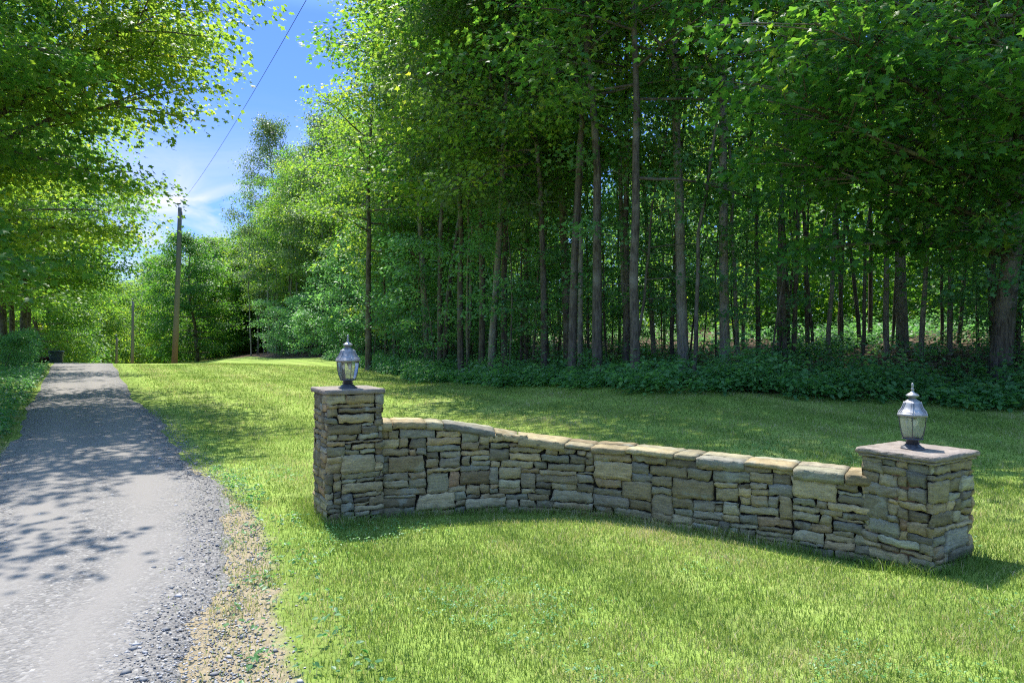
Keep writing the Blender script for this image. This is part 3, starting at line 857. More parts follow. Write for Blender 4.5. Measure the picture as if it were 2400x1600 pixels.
# smooth and resample
ts = np.concatenate([[0], np.cumsum(np.linalg.norm(np.diff(wf, axis=0), axis=1))])
def cr(t_, ys):
    sm = np.interp(np.linspace(0, ts[-1], 400), ts, ys)
    kk = np.hanning(41); kk /= kk.sum()
    pad = np.concatenate([2 * sm[0] - sm[20:0:-1], sm, 2 * sm[-1] - sm[-2:-22:-1]])
    return np.interp(t_, np.linspace(0, ts[-1], 400), np.convolve(pad, kk, 'valid'))
WU = ts[-1]
THK = 0.36
def wall_pos(u): return np.stack([cr(u, wf[:, 0]), cr(u, wf[:, 1])], -1)
def wall_nrm(u):
    d = wall_pos(np.asarray(u) + 0.01) - wall_pos(np.asarray(u) - 0.01)
    d /= np.linalg.norm(d, axis=-1)[..., None]
    return np.stack([d[..., 1], -d[..., 0]], -1)
WZB = -0.12
def wall_top(u): return float(cr(np.array([u]), wz)[0])
COPE = 0.068
def map_front(u, v, dep):
    p_ = wall_pos(u) + wall_nrm(u) * dep[..., None]
    return np.concatenate([p_, (WZB + v)[..., None]], -1)
def map_back(u, v, dep):
    uu = WU - u
    p_ = wall_pos(uu) - wall_nrm(uu) * (THK + dep)[..., None]
    return np.concatenate([p_, (WZB + v)[..., None]], -1)
wroot = empty('stone_wall', (0.4, 6.2, 0))
tag(wroot, 'low curved dry stone wall sweeping down from the tall pillar to the short one', 'wall')
mb = MB()
lay_stones(mb, WU, lambda u: wall_top(u) - COPE * 0.62 - WZB, map_front, 31, hmin=0.028, hmax=0.118, wmin=0.13, wmax=0.42, big=0.07)
lay_stones(mb, WU, lambda u: wall_top(WU - u) - COPE - WZB, map_back, 37, hmin=0.05, hmax=0.15, wmin=0.14, wmax=0.4)
us = np.linspace(0, WU, 60)
pf = wall_pos(us) - wall_nrm(us) * 0.045; pb = wall_pos(us) - wall_nrm(us) * (THK - 0.045)
zt = cr(us, wz) - 0.05
v = np.concatenate([np.c_[pf, np.full(60, -0.4)], np.c_[pf, zt], np.c_[pb, zt], np.c_[pb, np.full(60, -0.4)]])
q = []
for i in range(59):
    for a_ in range(3): q.append((a_ * 60 + i, a_ * 60 + i + 1, (a_ + 1) * 60 + i + 1, (a_ + 1) * 60 + i))
mb.add(v, None, q, mat=1)
place_child(mb.build('masonry', [M_STONE, M_JOINT]), wroot)
# coping stones, split across the thickness here and there
mb = MB()
r = random.Random(8)
u = 0.0
while u < WU - 0.02:
    w = r.uniform(0.14, 0.50)
    if WU - (u + w) < 0.15: w = WU - u
    th = COPE + r.uniform(-0.03, 0.02)
    splits = [(0.0, THK)] if r.random() < 0.35 else [(0.0, THK * r.uniform(0.45, 0.7))]
    if splits[0][1] < THK: splits.append((splits[0][1], THK))
    for (d0, d1) in splits:
        f0 = 0.012 + r.uniform(-.008, .012) if d0 == 0 else -(d0 + 0.004)
        f1 = -(d1 - 0.004) if d1 < THK else -(THK + 0.012)
        nu = max(4, int(w / 0.035)); uu = np.linspace(u + 0.004, u + w - 0.004, nu)
        s_ = r.uniform(0, 40)
        dz = r.uniform(-0.005, 0.007); tl = r.uniform(-.006, .006)
        ztp = cr(uu, wz) + dz + tl * (uu - uu.mean()) / w
        nv = max(4, int((f0 - f1) / 0.05))
        prof = [(f0 - 0.002, -th), (f0 + 0.003, -th * 0.6), (f0, -th * 0.25), (f0 - 0.004, -0.002)]
        for k_ in range(1, nv): prof.append((f0 + (f1 - f0) * k_ / nv, 0.0))
        prof += [(f1 + 0.004, -0.002), (f1, -th * 0.3), (f1 + 0.003, -th)]
        rows = []
        for i_, uq in enumerate(uu):
            p_, n_ = wall_pos(uq), wall_nrm(uq)
            en = 0.006 * max(0, 1 - min(i_, nu - 1 - i_) / 1.0)
            for (dd, zz) in prof:
                dn = 0.005 * math.sin(uq * 40 + s_ + zz * 60) + 0.003 * math.sin(uq * 97 + s_)
                e_ = dn if (dd > f0 - 0.01 or dd < f1 + 0.01) else 0
                rows.append((p_[0] + n_[0] * (dd + e_), p_[1] + n_[1] * (dd + e_), ztp[i_] + zz * (1 if zz < -0.01 else 1) - en * (zz > -0.01) + 0.0025 * math.sin(uq * 55 + dd * 50 + s_)))
        kk = len(prof)
        q = [(i_ * kk + j, (i_ + 1) * kk + j, (i_ + 1) * kk + j + 1, i_ * kk + j + 1) for i_ in range(nu - 1) for j in range(kk - 1)]
        q += [(i_ * kk + kk - 1, (i_ + 1) * kk + kk - 1, (i_ + 1) * kk, i_ * kk) for i_ in range(nu - 1)]
        base_ = len(rows)
        c0 = np.mean(rows[:kk], 0); c1 = np.mean(rows[-kk:], 0)
        rows += [tuple(c0), tuple(c1)]
        tr_ = [(j, (j + 1) % kk, base_) for j in range(kk)] + [((nu - 1) * kk + (j + 1) % kk, (nu - 1) * kk + j, base_ + 1) for j in range(kk)]
        mb.add(rows, tr_, q, rnd=r.random(), rnd2=r.random())
    u += w
place_child(mb.build('coping', M_STONE), wroot)


# ------------------------------------------------------------------ lanterns
def make_lantern(loc, rz, label, fluted):
    root = empty('pillar_lantern', loc, rz)
    tag(root, label, 'lantern')
    ang = [R(60 * k_) for k_ in range(6)]
    def hexa(mb, prof, nside=6, a0=0.0, cap=True):
        v = []
        for (rad, z) in prof:
            for k_ in range(nside): v.append((rad * math.cos(a0 + 2 * math.pi * k_ / nside), rad * math.sin(a0 + 2 * math.pi * k_ / nside), z))
        q = [(i * nside + j, i * nside + (j + 1) % nside, (i + 1) * nside + (j + 1) % nside, (i + 1) * nside + j) for i in range(len(prof) - 1) for j in range(nside)]
        tr_ = []
        v.append((0, 0, prof[0][1])); v.append((0, 0, prof[-1][1]))
        for j in range(nside):
            tr_.append(((j + 1) % nside, j, len(v) - 2)); tr_.append(((len(prof) - 1) * nside + j, (len(prof) - 1) * nside + (j + 1) % nside, len(v) - 1))
        mb.add(v, tr_, q)
    # base: flared hexagonal foot and round neck
    mb = MB()
    hexa(mb, [(0.088, 0.0), (0.088, 0.007), (0.074, 0.012), (0.062, 0.022), (0.052, 0.031), (0.050, 0.034)])
    hexa(mb, [(0.0425, 0.030), (0.0425, 0.064), (0.052, 0.068), (0.072, 0.0715), (0.072, 0.0745), (0.05, 0.0755)], 24)
    for k_ in range(2):
        a_ = R(60 + 180 * k_)
        tube(mb, [(0.0425 * math.cos(a_), 0.0425 * math.sin(a_), 0.045), (0.050 * math.cos(a_), 0.050 * math.sin(a_), 0.045)], [0.005, 0.005], 8)
    mb.build('base', M_METAL_DARK, root)
    gp = [(0.066, 0.076), (0.075, 0.095), (0.084, 0.125), (0.091, 0.155), (0.0955, 0.185), (0.0985, 0.215), (0.100, 0.240)]
    # cage of six curved glazing bars
    mb = MB()
    for a_ in ang:
        pts = [(rr * math.cos(a_), rr * math.sin(a_), z) for rr, z in gp]
        tube(mb, pts, [0.0027] * len(pts), 6)
    hexa(mb, [(0.062, 0.0735), (0.0705, 0.0745), (0.0705, 0.0795), (0.064, 0.081)])
    mb.build('frame', M_METAL_DARK, root)
    for k_ in range(6):
        mb = MB()
        a_, b_ = ang[k_], ang[(k_ + 1) % 6]
        v, q = [], []
        nn = 6
        for rr, z in gp:
            pa = np.array((rr * math.cos(a_), rr * math.sin(a_), z)); pb_ = np.array((rr * math.cos(b_), rr * math.sin(b_), z))
            for t_ in np.linspace(0.015, 0.985, nn): v.append(pa * (1 - t_) + pb_ * t_ - np.array([math.cos((a_ + R(30))), math.sin(a_ + R(30)), 0]) * 0.0012)
        for i in range(len(gp) - 1):
            for j in range(nn - 1): q.append((i * nn + j, i * nn + j + 1, (i + 1) * nn + j + 1, (i + 1) * nn + j))
        mb.add(v, None, q)
        mb.build('glass_pane', M_GLASS, root, smooth=True)
    # roof: rolled rim, concave bell, upper cone
    mb = MB()
    hexa(mb, [(0.098, 0.238), (0.110, 0.240), (0.1125, 0.246), (0.1125, 0.254), (0.108, 0.260), (0.1045, 0.262), (0.1045, 0.266),
              (0.096, 0.274), (0.083, 0.291), (0.0735, 0.310), (0.066, 0.330), (0.0635, 0.340), (0.0615, 0.342), (0.050, 0.350), (0.032, 0.362), (0.026, 0.368)])
    bell = [(0.1045, 0.267), (0.096, 0.2745), (0.083, 0.2915), (0.0735, 0.3105), (0.066, 0.3305), (0.0635, 0.341)]
    for k_ in range(6):
        tube(mb, [(rr * math.cos(ang[k_]), rr * math.sin(ang[k_]), z) for rr, z in bell], [0.0038] * 6, 6)
        fl = (0.18, 0.34, 0.5, 0.66, 0.82) if fluted else (0.14, 0.86)
        for t_ in fl:
            pts = []
            for rr, z in bell:
                pa = np.array((rr * math.cos(ang[k_]), rr * math.sin(ang[k_]), z)); b_ = ang[(k_ + 1) % 6]
                pb_ = np.array((rr * math.cos(b_), rr * math.sin(b_), z))
                pts.append(pa * (1 - t_) + pb_ * t_)
            tube(mb, pts, [0.0022 if fluted else 0.0032] * 6, 6)
    mb.build('roof', M_METAL, root)
    mb = MB()
    hexa(mb, [(0.020, 0.366), (0.020, 0.374), (0.028, 0.378), (0.040, 0.383), (0.0435, 0.388), (0.0435, 0.392), (0.038, 0.397), (0.028, 0.405), (0.016, 0.412), (0.010, 0.418),
              (0.008, 0.426), (0.010, 0.431), (0.012, 0.435), (0.010, 0.440), (0.006, 0.444), (0.006, 0.449), (0.0085, 0.456), (0.0095, 0.464), (0.0075, 0.474), (0.003, 0.481)], 20)
    mb.build('finial', M_METAL, root, smooth=True)
    # candelabra cluster: three bulbs hanging under the roof
    mb = MB()
    tube(mb, [(0, 0, 0.238), (0, 0, 0.205), (0, 0, 0.200)], [0.006, 0.006, 0.012], 10)
    for k_ in range(3):
        a_ = R(120 * k_ + 20)
        tube(mb, [(0, 0, 0.222), (0.02 * math.cos(a_), 0.02 * math.sin(a_), 0.226), (0.036 * math.cos(a_), 0.036 * math.sin(a_), 0.232), (0.036 * math.cos(a_), 0.036 * math.sin(a_), 0.215)], [0.003, 0.003, 0.008, 0.009], 8)
    mb.build('socket_cluster', M_METAL_DARK, root)
    for k_ in range(3):
        a_ = R(120 * k_ + 20)
        mb = MB(); cx, cy = 0.036 * math.cos(a_), 0.036 * math.sin(a_)
        tube(mb, [(cx, cy, 0.216), (cx, cy, 0.208), (cx, cy, 0.196), (cx, cy, 0.184), (cx, cy, 0.172), (cx, cy, 0.163)], [0.006, 0.010, 0.0135, 0.012, 0.007, 0.0015], 10)
        mb.build('bulb', M_BULB, root, smooth=True)
    return root

c1 = Vector((-1.611 + 0.20, 6.21, 0))
vd1 = math.atan2(-cen1[1], -cen1[0])
LL = make_lantern((-1.485, 6.175, 1.180), vd1 + R(18), 'ribbed roof lantern of grey metal and dusty glass on the tall left pillar', True)
vd2 = math.atan2(-cen2[1], -cen2[0])
RL = make_lantern((2.945, 5.02, 0.814), vd2, 'smooth paneled roof lantern of grey metal and clear glass on the short right pillar', False)


# ------------------------------------------------------------------ utility poles and wire
def make_pole(x, y, h, r0, lean, label, z0=None, hardware=True):
    z = gz(x, y) - 0.3 if z0 is None else z0
    root = empty('utility_pole', (x, y, z))
    tag(root, label, 'utility pole')
    mb = MB()
    tt = np.linspace(0, 1, 9)
    pts = np.stack([lean[0] * tt + 0.03 * np.sin(tt * 3), lean[1] * tt, h * tt], -1)
    tube(mb, pts, r0 * (1 - 0.35 * tt), 14)
    mb.build('shaft', M_POLE, root, smooth=True)
    top = pts[-1]
    mb = MB()
    tube(mb, [top + (-.05, 0, -.25), top + (-.06, 0, 0.22)], [0.015, 0.015], 6)
    tube(mb, [top + (-.06, 0, 0.19), top + (-.06, 0, 0.21), top + (-.06, 0, 0.235), top + (-.06, 0, 0.27)], [0.05, 0.11, 0.11, 0.035], 10)
    mb.build('insulator', M_METAL_DARK, root)
    if hardware:
        mb = MB()
        box_pts(mb, top + np.array((0.10, 0, -0.32)), (0.05, 0.06, 0.20))
        tube(mb, [top + (-.16, 0, -0.55), top + (.16, 0, -0.55)], [0.012, 0.012], 6)
        mb.build('bracket', M_METAL_DARK, root)
    return np.array((x, y, z)) + top

POLE_Y = 38.0
pt1 = make_pole(-0.4949 * POLE_Y, POLE_Y, 9.05, 0.165, (0.32, 0.0), 'tall grey utility pole with a brown foot, nearest of the poles beyond the crest')
make_pole(-0.557 * 62, 62, 7.2, 0.15, (0.1, 0), 'second reddish brown utility pole, between the tall one and the short dark one', z0=-2.0, hardware=False)
make_pole(-0.5815 * 56, 56, 4.1, 0.12, (0.15, 0), 'short dark utility pole beside the far end of the drive, left of the reddish one', z0=-2.2, hardware=False)
mb = MB()
e2 = np.array((7.5, -7.0, 8.1))
tt = np.linspace(0, 1, 40)[:, None]
wp = pt1 * (1 - tt) + e2 * tt + np.array((0, 0, 0.24)); wp[:, 2] -= 0.9 * (4 * tt * (1 - tt))[:, 0]
tube(mb, wp, [0.006] * 40, 5)
tag(mb.build('power_line', M_METAL_DARK), 'thin dark overhead wire running up from the tall utility pole', 'power line')


# ------------------------------------------------------------------ trees
LEAF_DIAMOND = (np.array([(0, 0, 0), (-.34, .42, .07), (0, 1, -.06), (.34, .42, .07)]), np.array([(0, 3, 2), (0, 2, 1)]))
def _fan(pts, c):
    P_ = np.array([(x, y, -0.22 * (x * x) - 0.10 * (y - .4) ** 2) for x, y in pts] + [(c[0], c[1], 0.03)])
    k_ = len(pts)
    return P_, np.array([(i, (i + 1) % k_, k_) for i in range(k_)])
LEAF_STAR = _fan([(0, 0), (.30, .08), (.24, .28), (.54, .50), (.20, .58), (0, 1), (-.20, .58), (-.54, .50), (-.24, .28), (-.30, .08)], (0, .36))
LEAF_MAPLE = _fan([(0, 0), (.30, -.02), (.22, .18), (.50, .26), (.58, .50), (.34, .48), (.20, .60), (.16, .76), (0, 1), (-.16, .76), (-.20, .60), (-.34, .48), (-.58, .50), (-.50, .26), (-.22, .18), (-.30, -.02)], (0, .36))
LEAF_OVAL = (np.array([(0, 0, 0), (.24, .22, .05), (.30, .50, .06), (.17, .80, .0), (0, 1, -.08), (-.17, .80, .0), (-.30, .50, .06), (-.24, .22, .05), (0, .5, -.02)]),
             np.array([(i, (i + 1) % 8, 8) for i in range(8)]))


def leaves(mb, pos, fwd, nrm, size, tmpl, rnd):
    tv, tf = tmpl
    k_ = len(pos)
    f = fwd / (np.linalg.norm(fwd, axis=1)[:, None] + 1e-9)
    x = np.cross(f, nrm); x /= np.linalg.norm(x, axis=1)[:, None] + 1e-9
    z = np.cross(x, f)
    v = pos[:, None, :] + size[:, None, None] * (tv[None, :, 0, None] * x[:, None, :] + tv[None, :, 1, None] * f[:, None, :] + tv[None, :, 2, None] * z[:, None, :])
    fc = (tf[None] + len(tv) * np.arange(k_)[:, None, None]).reshape(-1, 3)
    mb.add(v, fc, None, rnd=np.repeat(rnd, len(tv)))


def sprays(mb, g, cen, out, rs, nl, lsize, tmpl, flat=0.14, tilt=0.52, droop=0.3, hole=0.0):
    """flat, layered fans of leaves: what a maple twig carries"""
    k_ = len(cen)
    cnt = np.maximum(3, (nl * g.uniform(0.55, 1.35, k_)).astype(int))
    i = np.repeat(np.arange(k_), cnt); T = len(i)
    r_ = rs[i] * np.sqrt(g.random(T)); a = g.random(T) * 2 * math.pi
    o = out[i]; ol = np.hypot(o[:, 0], o[:, 1])[:, None] + 1e-6
    ox = o[:, :2] / ol; oy = np.stack([-ox[:, 1], ox[:, 0]], 1)
    ca, sa = (np.cos(a) * r_)[:, None], (np.sin(a) * r_)[:, None]
    xy = ox * ca * 1.15 + oy * sa * 0.85
    tl = g.normal(0, 0.28, (k_, 2))[i]
    z = -0.22 * r_ ** 2 / rs[i] + g.normal(0, 1, T) * flat * rs[i] * 1.6 + (xy * tl).sum(1) - droop * 0.3 * ca[:, 0]
    pos = cen[i] + np.concatenate([xy, z[:, None]], 1)
    fwd = np.concatenate([ox * 0.55 + xy / (rs[i][:, None]) * 0.7 + g.normal(0, .4, (T, 2)), (-droop - 0.15 + g.normal(0, .28, T))[:, None]], 1)
    nrm = np.concatenate([g.normal(0, tilt, (T, 2)) + tl * -1, np.ones((T, 1))], 1)
    rv = np.clip(np.repeat(g.normal(0.45, 0.16, k_), cnt) + g.normal(0, 0.16, T), 0, 1)
    leaves(mb, pos, fwd, nrm, lsize * g.uniform(0.65, 1.25, T), tmpl, rv)


def tree_mesh(name, seed, H, r0, cb, Rm, nlimb, lsize, tmpl, leafmat, bark, nl=30, spr=0.75, shape='oval', lean=(0.5, -0.3), extra=(), low_sparse=0.0,
              thin=1.0, sub=5, rise=0.35, wob_=0.17, fork=None, limb_r=0.34, flat=0.14, droop=0.3, tn=9):
    """returns (trunk mesh, crown mesh)"""
    g = np.random.default_rng(seed)
    tb, cm_ = MB(), MB()
    nt = 14
    t_ = np.linspace(0, 1, nt)
    wx = np.cumsum(g.normal(0, wob_, nt)) * t_; wy = np.cumsum(g.normal(0, wob_, nt)) * t_
    tp = np.stack([lean[0] * t_ + wx, lean[1] * t_ + wy, H * 0.97 * t_ - 0.25], -1)
    tr_ = r0 * (1 - 0.93 * t_ ** 0.9) + 0.008
    tr_[0] *= 1.45; 
    tp2 = np.insert(tp, 1, tp[0] + (tp[1] - tp[0]) * 0.30, 0); tr2 = np.insert(tr_, 1, r0 * 1.06)
    tube(tb, tp2, tr2, tn)
    def at_(h):
        f = np.clip((h + 0.25) / (H * 0.97), 0, 1)
        return np.array([np.interp(f, t_, tp[:, k_]) for k_ in range(3)]), float(np.interp(f, t_, tr_))
    C_, O_, S_ = [], [], []
    def limb(p0, az, L_, el, rad, dens=1.0, sag=0.25):
        ns = 7
        s = np.linspace(0, 1, ns)
        daz = np.cumsum(g.normal(0, 0.10, ns))
        d = np.stack([np.cos(az + daz) * math.cos(el), np.sin(az + daz) * math.cos(el), np.sin(el) * np.ones(ns) - sag * s * 1.2 + g.normal(0, .06, ns)], -1)
        pts = p0 + np.concatenate([[np.zeros(3)], np.cumsum(d[:-1] * (L_ / (ns - 1)), 0)])
        tube(tb, pts, rad * (1 - 0.9 * s) + 0.004, 5 if rad < 0.05 else 6)
        hd = np.array([math.cos(az), math.sin(az), 0])
        nsub = max(2, int(sub * (0.5 + L_ / 4) * thin))
        for j in range(nsub):
            f = g.uniform(0.22, 1.0) ** 0.8
            pj = np.array([np.interp(f, s, pts[:, k_]) for k_ in range(3)])
            sl = L_ * g.uniform(0.16, 0.36) * (1.15 - 0.5 * f) + 0.25
            a2 = az + daz[-1] * f + g.choice([-1, 1]) * g.uniform(0.35, 1.2)
            pe = pj + np.array([math.cos(a2) * sl, math.sin(a2) * sl, sl * g.uniform(-.15, .4)])
            if rad > 0.012: tube(tb, [pj, (pj + pe) / 2 + (0, 0, .04), pe], [max(.004, rad * .30 * (1 - f * .5)), max(.003, rad * .18), 0.003], 4)
            for q_ in (0.55, 1.0):
                C_.append(pj * (1 - q_) + pe * q_); O_.append((pe - pj) * 0.6 + hd * 0.4); S_.append(spr * g.uniform(0.6, 1.2) * (0.75 + 0.25 * q_))
        for f in np.linspace(0.5, 1.0, 3):
            if g.random() < dens:
                C_.append(np.array([np.interp(f, s, pts[:, k_]) for k_ in range(3)])); O_.append(hd); S_.append(spr * g.uniform(.6, 1.1))
    for k_ in range(nlimb):
        f = (k_ + g.uniform(0, 0.9)) / nlimb
        h = cb + (H * 0.96 - cb) * f
        if shape == 'oval': pr = math.sin(math.pi * min(1, 0.18 + 0.80 * f)) ** 0.7
        elif shape == 'tall': pr = (0.62 + 0.38 * math.sin(math.pi * f)) * (1 - f ** 4 * 0.75)
        elif shape == 'top': pr = 0.30 + 0.70 * math.sin(math.pi * min(1, 0.1 + 0.85 * f))
        else: pr = 1 - 0.75 * f
        if low_sparse and f < 0.3 and g.random() < low_sparse: continue
        L_ = Rm * pr * g.uniform(0.7, 1.12)
        p0, rr = at_(h)
        el = rise * (0.15 + 1.5 * f) + g.normal(0, 0.10)
        limb(p0, k_ * 2.39996 + g.normal(0, .35), max(0.5, L_), el, min(rr * 0.62, limb_r * r0 * (1.05 - .7 * f)) )
    for (h, tip, dens) in extra:                     # long limbs that reach a given place
        p0, rr = at_(h)
        d = np.array(tip) - p0
        L_ = np.linalg.norm(d)
        limb(p0, math.atan2(d[1], d[0]), L_ * 1.04, math.asin(np.clip(d[2] / L_ + 0.13, -.9, .9)), rr * 0.5, dens, sag=0.2)
    p0, rr = at_(H)
    for k_ in range(4):
        limb(p0 - (0, 0, .4), g.uniform(0, 6.28), Rm * 0.25 + .4, 0.9, 0.02)
    sprays(cm_, g, np.array(C_), np.array(O_), np.array(S_), nl, lsize, tmpl, droop=droop, flat=flat)
    return tb.mesh(name + '_trunk', bark, smooth=True), cm_.mesh(name + '_crown', leafmat)


GT = np.random.default_rng(12)
def add_tree(meshes, x, y, rz, sc, label, group=None, name='maple_tree', cat='tree', dz=0.0):
    root = empty(name, (x, y, gz(x, y) + dz), rz, sc)
    if group: root.rotation_euler = (GT.normal(0, .030), GT.normal(0, .030), rz)
    tag(root, label, cat, group)
    for nm, me in zip(('trunk', 'crown'), meshes):
        o = bpy.data.objects.new(nm, me); COL.objects.link(o); o.parent = root
    return root


def copy_tree(src, x, y, rz, sc, label, group):
    c = src.copy(); COL.objects.link(c)
    c.location = (x, y, gz(x, y)); c.rotation_euler = (GT.normal(0, .030), GT.normal(0, .030), rz); c.scale = (sc, sc, sc)
    c['label'] = label
    if group: c['group'] = group
    for ch in src.children:
        d = ch.copy(); COL.objects.link(d); d.parent = c
    return c

g0 = np.random.default_rng(77)
# --- big maples along the left side of the drive
near = tree_mesh('near_maple', 101, 13.5, 0.24, 3.4, 5.8, 42, 0.125, LEAF_MAPLE, M_LEAF, M_BARK, nl=58, spr=0.80, flat=0.09, shape='oval', sub=6, rise=0.25)
add_tree(near, -11.6, 10.6, 0.4, 0.92, 'near spreading maple filling the upper left corner, its trunk out of view')
L1x, L1y = -14.2, 15.6
L1z = gz(L1x, L1y)
def loc1(px, py, Y): return ((px - 1176) / 1568 * Y - L1x, Y - L1y, 1.6 - (py - 784) / 1568 * Y - L1z)
over = tree_mesh('over_maple', 104, 15.0, 0.27, 3.2, 5.2, 42, 0.12, LEAF_STAR, M_LEAF, M_BARK, nl=64, spr=0.74, flat=0.09, sub=6, rise=0.28,
                 extra=[(4.6, loc1(310, 205, 14.0), 1), (5.4, loc1(440, 140, 14.4), 1), (6.0, loc1(545, 70, 15.5), 1), (6.2, loc1(480, -10, 15.0), 1), (6.0, loc1(390, 30, 14.5), 1), (5.6, loc1(360, 110, 15.2), 1), (5.2, loc1(300, 100, 13.6), 1), (6.4, loc1(420, 70, 16.5), 1)])
add_tree(over, L1x, L1y, 0.0, 1.0, 'maple whose long limb reaches out over the drive against the sky')
mid = tree_mesh('mid_maple', 107, 15.5, 0.27, 3.0, 6.4, 44, 0.15, LEAF_STAR, M_LEAF, M_BARK, nl=46, spr=0.92, sub=6, rise=0.28)
add_tree(mid, -20.5, 23.2, 1.1, 0.92, 'leafy maple left of the drive, just behind the overhanging one')
add_tree(mid, -25.9, 31.0, 3.9, 1.0, 'leafy maple left of the drive near its crest')
far_m = tree_mesh('far_maple', 109, 15.0, 0.18, 4.0, 5.6, 32, 0.17, LEAF_DIAMOND, M_LEAF, M_BARK, nl=40, spr=1.0, sub=6, rise=0.28)
for (px, Y, s, lb) in ((14, 36.0, 1.0, 'dark trunked maple at the far left edge, leftmost of the clump by the crest'), (32, 38.5, .9, 'slender dark maple between the two thicker trunks of the clump by the crest'),
                       (47, 37.0, 1.05, 'leaning pale trunked maple in the clump at the crest'), (62, 41.0, .85, 'dark maple at the right of the clump by the crest')):
    add_tree(far_m, (px - 1176) / 1568 * Y, Y, g0.uniform(0, 6), s, lb)
end_trees = [(345, 112, 1.1), (372, 102, 1.2), (400, 94, 1.2), (432, 84, 1.25), (318, 124, 1.0), (455, 74, 1.1), (92, 50, .9), (108, 55, 1.0), (150, 66, 1.0), (178, 78, 1.05), (205, 92, 1.0), (228, 104, 1.1), (250, 118, 1.0), (275, 112, .9), (300, 128, 1.0), (120, 74, 1.1), (60, 62, 1.0), (190, 110, 1.2), (240, 128, 1.2), (330, 120, .9), (20, 70, 1.1), (150, 90, 1.2)]
low_m = tree_mesh('low_maple', 113, 12.0, 0.2, 0.5, 4.8, 44, 0.19, LEAF_DIAMOND, M_LEAF, M_BARK, nl=40, spr=1.0, sub=6, rise=0.3)
for (px, Y, s) in end_trees:
    add_tree(low_m, (px - 1176) / 1568 * Y, Y, g0.uniform(0, 6), s, 'distant leafy tree closing the view where the drive drops away', 'trees beyond the crest of the drive')

# --- the forest on the right
edge_protos = [
    tree_mesh('edge_maple', 201, 17.0, 0.105, 3.6, 4.2, 36, 0.135, LEAF_STAR, M_LEAF, M_BARK, nl=18, spr=0.76, shape='tall', sub=6, low_sparse=0.35),
    tree_mesh('edge_maple', 202, 16.0, 0.11, 6.0, 4.3, 36, 0.14, LEAF_STAR, M_LEAF, M_BARK, nl=22, spr=0.80, shape='tall', sub=6, low_sparse=0.4),
    tree_mesh('edge_maple', 203, 13.0, 0.075, 2.2, 3.2, 34, 0.13, LEAF_STAR, M_LEAF, M_BARK, nl=17, spr=0.72, shape='tall', sub=6, low_sparse=0.2),
    tree_mesh('edge_ash', 204, 21.0, 0.11, 5.0, 4.0, 42, 0.15, LEAF_DIAMOND, M_LEAF_GREY, M_BARK_PALE, nl=32, spr=0.72, shape='tall', sub=6, droop=0.6, flat=0.3, rise=0.6),
]
pole_protos = [
    tree_mesh('slim_maple', 301, 14.0, 0.058, 6.0, 2.4, 17, 0.135, LEAF_DIAMOND, M_LEAF, M_BARK, nl=11, spr=0.72, shape='top', sub=5, low_sparse=0.4),
    tree_mesh('slim_maple', 302, 12.0, 0.048, 4.5, 2.2, 15, 0.135, LEAF_DIAMOND, M_LEAF, M_BARK, nl=11, spr=0.70, shape='top', sub=5, low_sparse=0.3),
    tree_mesh('slim_maple', 303, 16.0, 0.070, 7.0, 2.6, 18, 0.14, LEAF_DIAMOND, M_LEAF, M_BARK_PALE, nl=11, spr=0.72, shape='top', sub=5, low_sparse=0.4),
]
deep_protos = [
    tree_mesh('tall_maple', 401, 21.0, 0.17, 7.5, 4.6, 36, 0.17, LEAF_DIAMOND, M_LEAF, M_BARK, nl=17, spr=0.95, shape='tall', sub=6),
    tree_mesh('tall_maple', 402, 18.0, 0.14, 4.5, 4.2, 36, 0.17, LEAF_DIAMOND, M_LEAF, M_BARK, nl=17, spr=0.95, shape='tall', sub=6),
]
sapling_protos = [
    tree_mesh('sapling', 501, 4.6, 0.022, 1.0, 1.7, 15, 0.105, LEAF_OVAL, M_LEAF_COOL, M_BARK, nl=17, spr=0.50, shape='oval', sub=4, wob_=0.05),
    tree_mesh('sapling', 502, 7.0, 0.034, 1.6, 2.1, 19, 0.12, LEAF_STAR, M_LEAF_COOL, M_BARK, nl=18, spr=0.58, shape='oval', sub=4, wob_=0.06),
    tree_mesh('sapling', 503, 2.6, 0.016, 0.3, 1.1, 14, 0.10, LEAF_OVAL, M_LEAF_COOL, M_BARK, nl=20, spr=0.45, shape='oval', sub=4, wob_=0.04),
]

# the trees the photograph singles out
RMx, RMy = 9.25, 13.0
RMz = gz(RMx, RMy)
def bough(px, py, Y):
    x, y, z = (px - 1176) / 1568 * Y - RMx, Y - RMy, 1.6 - (py - 784) / 1568 * Y - RMz
    return (max(2.4, z - 0.16 * math.hypot(x, y)), (x, y, z), 1)
rm = tree_mesh('right_maple', 601, 12.0, 0.20, 6.0, 3.4, 12, 0.13, LEAF_MAPLE, M_LEAF, M_BARK, nl=23, spr=0.78, shape='oval', sub=7, rise=0.22, flat=0.09, limb_r=0.25,
               extra=[bough(*q) for q in ((1750, 290, 10.8), (1730, 120, 10.6), (1850, 210, 10.2), (1950, 60, 10.0), (1880, 340, 11.0), (2050, 150, 9.7), (2150, 280, 10.6), (2200, 80, 9.5),
                                          (2300, 180, 9.6), (2100, -50, 10.0), (1900, -70, 10.6), (2335, 330, 10.6), (2010, 300, 11.2), (2330, 30, 9.3), (1800, -20, 10.9), (2240, 420, 11.2), (1780, 440, 11.8), (2060, 450, 11.6), (1960, 400, 11.0), (2180, 560, 11.6), (2320, 520, 11.0), (1830, 600, 12.6))])
add_tree(rm, 9.25, 13.0, 0.0, 1.0, 'broad dark trunked maple at the right, its layered boughs spreading left')
